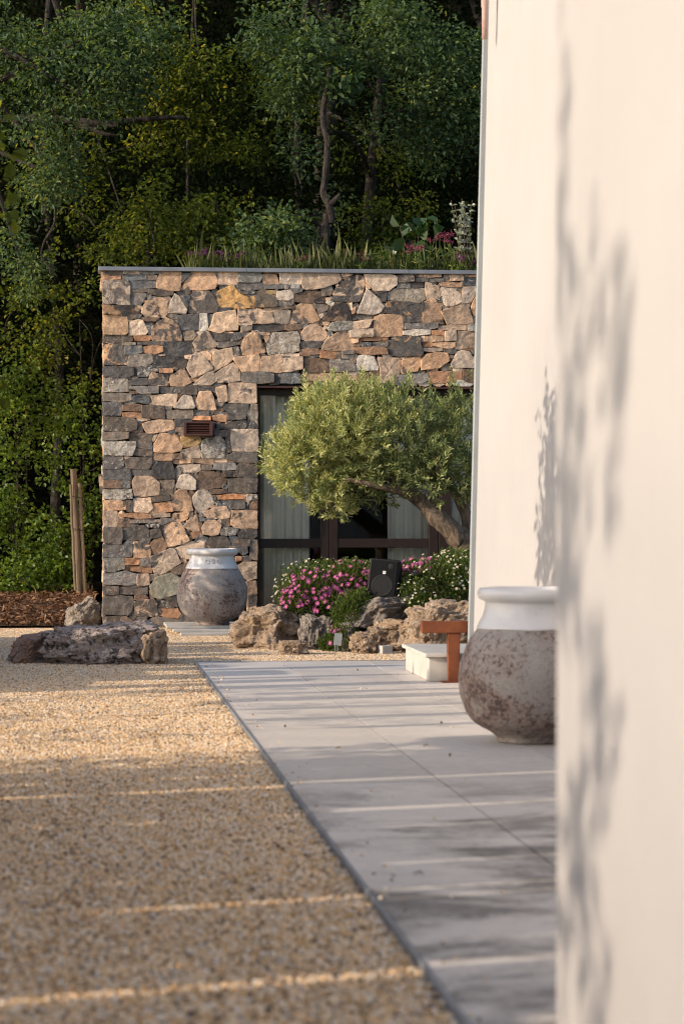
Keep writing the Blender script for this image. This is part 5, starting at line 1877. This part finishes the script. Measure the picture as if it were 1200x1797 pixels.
# dappled shade between the hedge and the far shrubs (lit zone of the paving), and over the jar by the wall
pts = [(XH+RNG.uniform(-.5,.5), RNG.uniform(10.9, 14.1), RNG.uniform(.35, 1.75)) for _ in range(84)]
sparse_tree('young thin leaved tree beyond the left edge of the gravel, past the tallest clipped shrub', XH, 12.1, pts, .07, .035, 14, .22)
jy0 = jy - M_AZ*(jx-XH)
pts = []
for _ in range(46):
    z = RNG.uniform(.05, .80); r = RNG.uniform(-.34, .36)
    if abs(z-.30) < .07 and -.30 < r < -.16: continue
    pts.append((XH+RNG.uniform(-.3,.3), jy0 + r*.9, z + (jx-XH)*TEL))
sparse_tree('young leafy tree beyond the left edge of the gravel, level with the stone house', XH, jy0, pts, .08, .05, 16, .10)

# saplings whose leaf shadows fall on the pier and on the white wall
def pier_pt(px, py):
    u = (px-600)/F; D_ = XP/(S+u*C)
    return Vector((XP, D_*(C-u*S), H-(py-HZ)/F*D_))
def back(p, d): return p + SUNV/abs(SUNV.x)*d
spots = []
for (px, py, n_) in [(1000,655,4),(1006,700,5),(1002,745,3),(1048,400,1),(1051,455,1),(1046,510,2),(1040,560,3),(1075,690,4),(1080,745,3),(1085,800,2),(1010,520,2),(1002,560,2),(1100,510,2),(1095,560,3),(1090,610,2),
                     (992,860,4),(1000,900,4),(990,950,4),(1003,985,4),(1020,930,3),(996,1040,3),(985,1090,3),(1028,1130,3),(1034,1190,3),(1042,1260,3),(1050,1330,3),(1058,1400,3),(1010,1500,4),(1018,1550,4),(1012,1450,3),(1003,1600,2),(1030,1650,3),(1040,1720,3),(1050,1790,3),(988,1720,3),(984,1500,2),(990,560,2),(981,20,1),(980,60,1),(981,100,1),(980,150,1),(981,200,1),(981,250,1),(983,310,1),(984,350,1),(985,440,2),(984,700,3)]:
    for _ in range(n_):
        p = back(pier_pt(px, py), 7.0) + Vector((RNG.normal(0, .12), RNG.normal(0, .03), RNG.normal(0, .03)))
        spots.append(p)
sparse_tree('slender sapling beyond the left edge near the camera, shading the pier', -6.1, 2.4, spots, .10, .06, 2, .04, r0=.009, twig=.003)
spots = []
for _ in range(200):
    py = RNG.uniform(690, 1120)
    lo_ = 960 if py < 760 else 948
    px = RNG.uniform(lo_ if RNG.random() < .6 else 934, 984)
    u = (px-600)/F; D_ = XW/(S+u*C)
    p = Vector((XW, D_*(C-u*S), H-(py-HZ)/F*D_))
    spots.append(back(p, 3.1) + Vector((RNG.normal(0, .1), 0, 0)))
for px, py in ((942,672),(944,690),(946,705),(952,718),(957,730),(962,742),(966,756)):
    u = (px-600)/F; D_ = XW/(S+u*C)
    spots.append(back(Vector((XW, D_*(C-u*S), H-(py-HZ)/F*D_)), 3.1))
sparse_tree('leafy sapling beyond the left edge of the gravel, shading the far white wall', -.78, 11.95, spots, .08, .055, 7, .07, r0=.012, twig=.0015)

# tall trees outside the picture that keep the wood in shade
for (x, y, s_) in ((-6.5, 29.9, 1.1), (-9.5, 31.5, 1.25), (-6.0, 33.5, 1.2)):
    tree('oak_tree', 'tall oak of the same wood standing beyond the left edge', G1, (x, y, 0), [(x,y,0),(x,y,3),(x+.3,y,6)], .2,
         [((x, y, 3.4*s_), (2.2, 1.7, 3.0*s_), (26 if x < -11 else 190), .1)], M['oakleaf'], .15, .10, 24, .42, limbs=5)

for (x, y, z, r) in ((-3, 34, 11.2, 4.2), (3.5, 34, 11.0, 4.5), (9, 30, 10.0, 4.2), (0, 38, 13.5, 5), (7, 38, 13.5, 5)):
    tree('oak_tree', 'tall oak whose crown closes over the wood above the picture', G1, (x, y+1.5, 0), [(x,y+1.5,0),(x,y+1.3,5),(x,y,9)], .22,
         [((x, y, z), (r, r*.8, 1.5), 260, .1)], M['oakleaf'], .22, .15, 24, .6, limbs=5)

# a few dry leaves and twigs on the paving
DL = mottled('dry_leaf', (.16,.10,.05), (.24,.16,.08), 30, .8)
for i, (px, py, lab) in enumerate(((594,1321,'thin dry twig lying on the near paving slab'), (748,1317,'curled dry twig on the paving left of the large jar'), (500,1283,'tiny dry leaf near the gravel edge of the paving'),
                          (774,1277,'small brown leaf on the pale paving in front of the T stand'), (627,1182,'dry leaf scrap at the far end of the paving'), (735,1546,'broken dry twig on the shaded slabs near the pier'), (789,1335,'tiny leaf speck on the shaded slab left of the large jar'))):
    D_ = gD(py); x, y = at(px, D_)
    mb = MB(); a = random.uniform(-1.2, 1.2); l_ = .03 if 'twig' in lab else .009
    dv = Vector((math.cos(a)*l_*.5, math.sin(a)*l_*1.6, 0))
    b = Vector((x, y, .021))
    mb.tube([b-dv, b+Vector((.006, .008, .006)), b+dv*.8], [.002, .003, .0015], 6)
    if 'leaf' in lab: mb.tube([b-dv*.5, b+Vector((0,0,.006)), b+dv*.5], [.003, .007, .002], 8)
    tag(mb.build('dry_litter', DL), lab, 'dry leaf' if 'leaf' in lab else 'twig', 'dry litter on the paving')

# ================================================================== LIGHT, SKY, CAMERA
w = bpy.data.worlds.new('World'); scene.world = w
w.use_nodes = True
nt = w.node_tree
bgn = nt.nodes.get('Background') or nt.nodes.new('ShaderNodeBackground')
sky = nt.nodes.new('ShaderNodeTexSky')
sky.sky_type = 'NISHITA'; sky.sun_disc = False
sky.sun_elevation = ELEV
sky.sun_rotation = math.atan2(SUNV.x, SUNV.y)
sky.altitude = 100; sky.air_density = 0.8; sky.dust_density = 1.7; sky.ozone_density = 0.7
nt.links.new(sky.outputs[0], bgn.inputs[0])
bgn.inputs[1].default_value = SKY_S
sd = bpy.data.lights.new('sun', 'SUN'); sd.energy = SUN_S; sd.angle = math.radians(.5); sd.color = (1.0, .83, .65)
so = bpy.data.objects.new('sun', sd); COL.objects.link(so)
so.rotation_euler = SUNV.to_track_quat('Z', 'Y').to_euler()
so.location = (-10, 0, 10)

cam = bpy.data.cameras.new('camera'); co = bpy.data.objects.new('camera', cam); COL.objects.link(co)
cam.sensor_fit = 'VERTICAL'; cam.sensor_height = 36; cam.sensor_width = 24; cam.lens = 85
cam.clip_end = 1000; cam.clip_start = .1
co.location = (0, 0, H); co.rotation_euler = (PI/2, 0, -TH)
cam.dof.use_dof = True; cam.dof.focus_distance = 21.3; cam.dof.aperture_fstop = 4.0
scene.camera = co
scene.view_settings.view_transform = 'Standard'; scene.view_settings.look = 'None'
scene.view_settings.exposure = EXPO; scene.view_settings.gamma = 1
scene.render.engine = 'CYCLES'
scene.cycles.max_bounces = 8; scene.cycles.transparent_max_bounces = 12
scene.cycles.use_denoising = True
scene.cycles.filter_width = 1.15
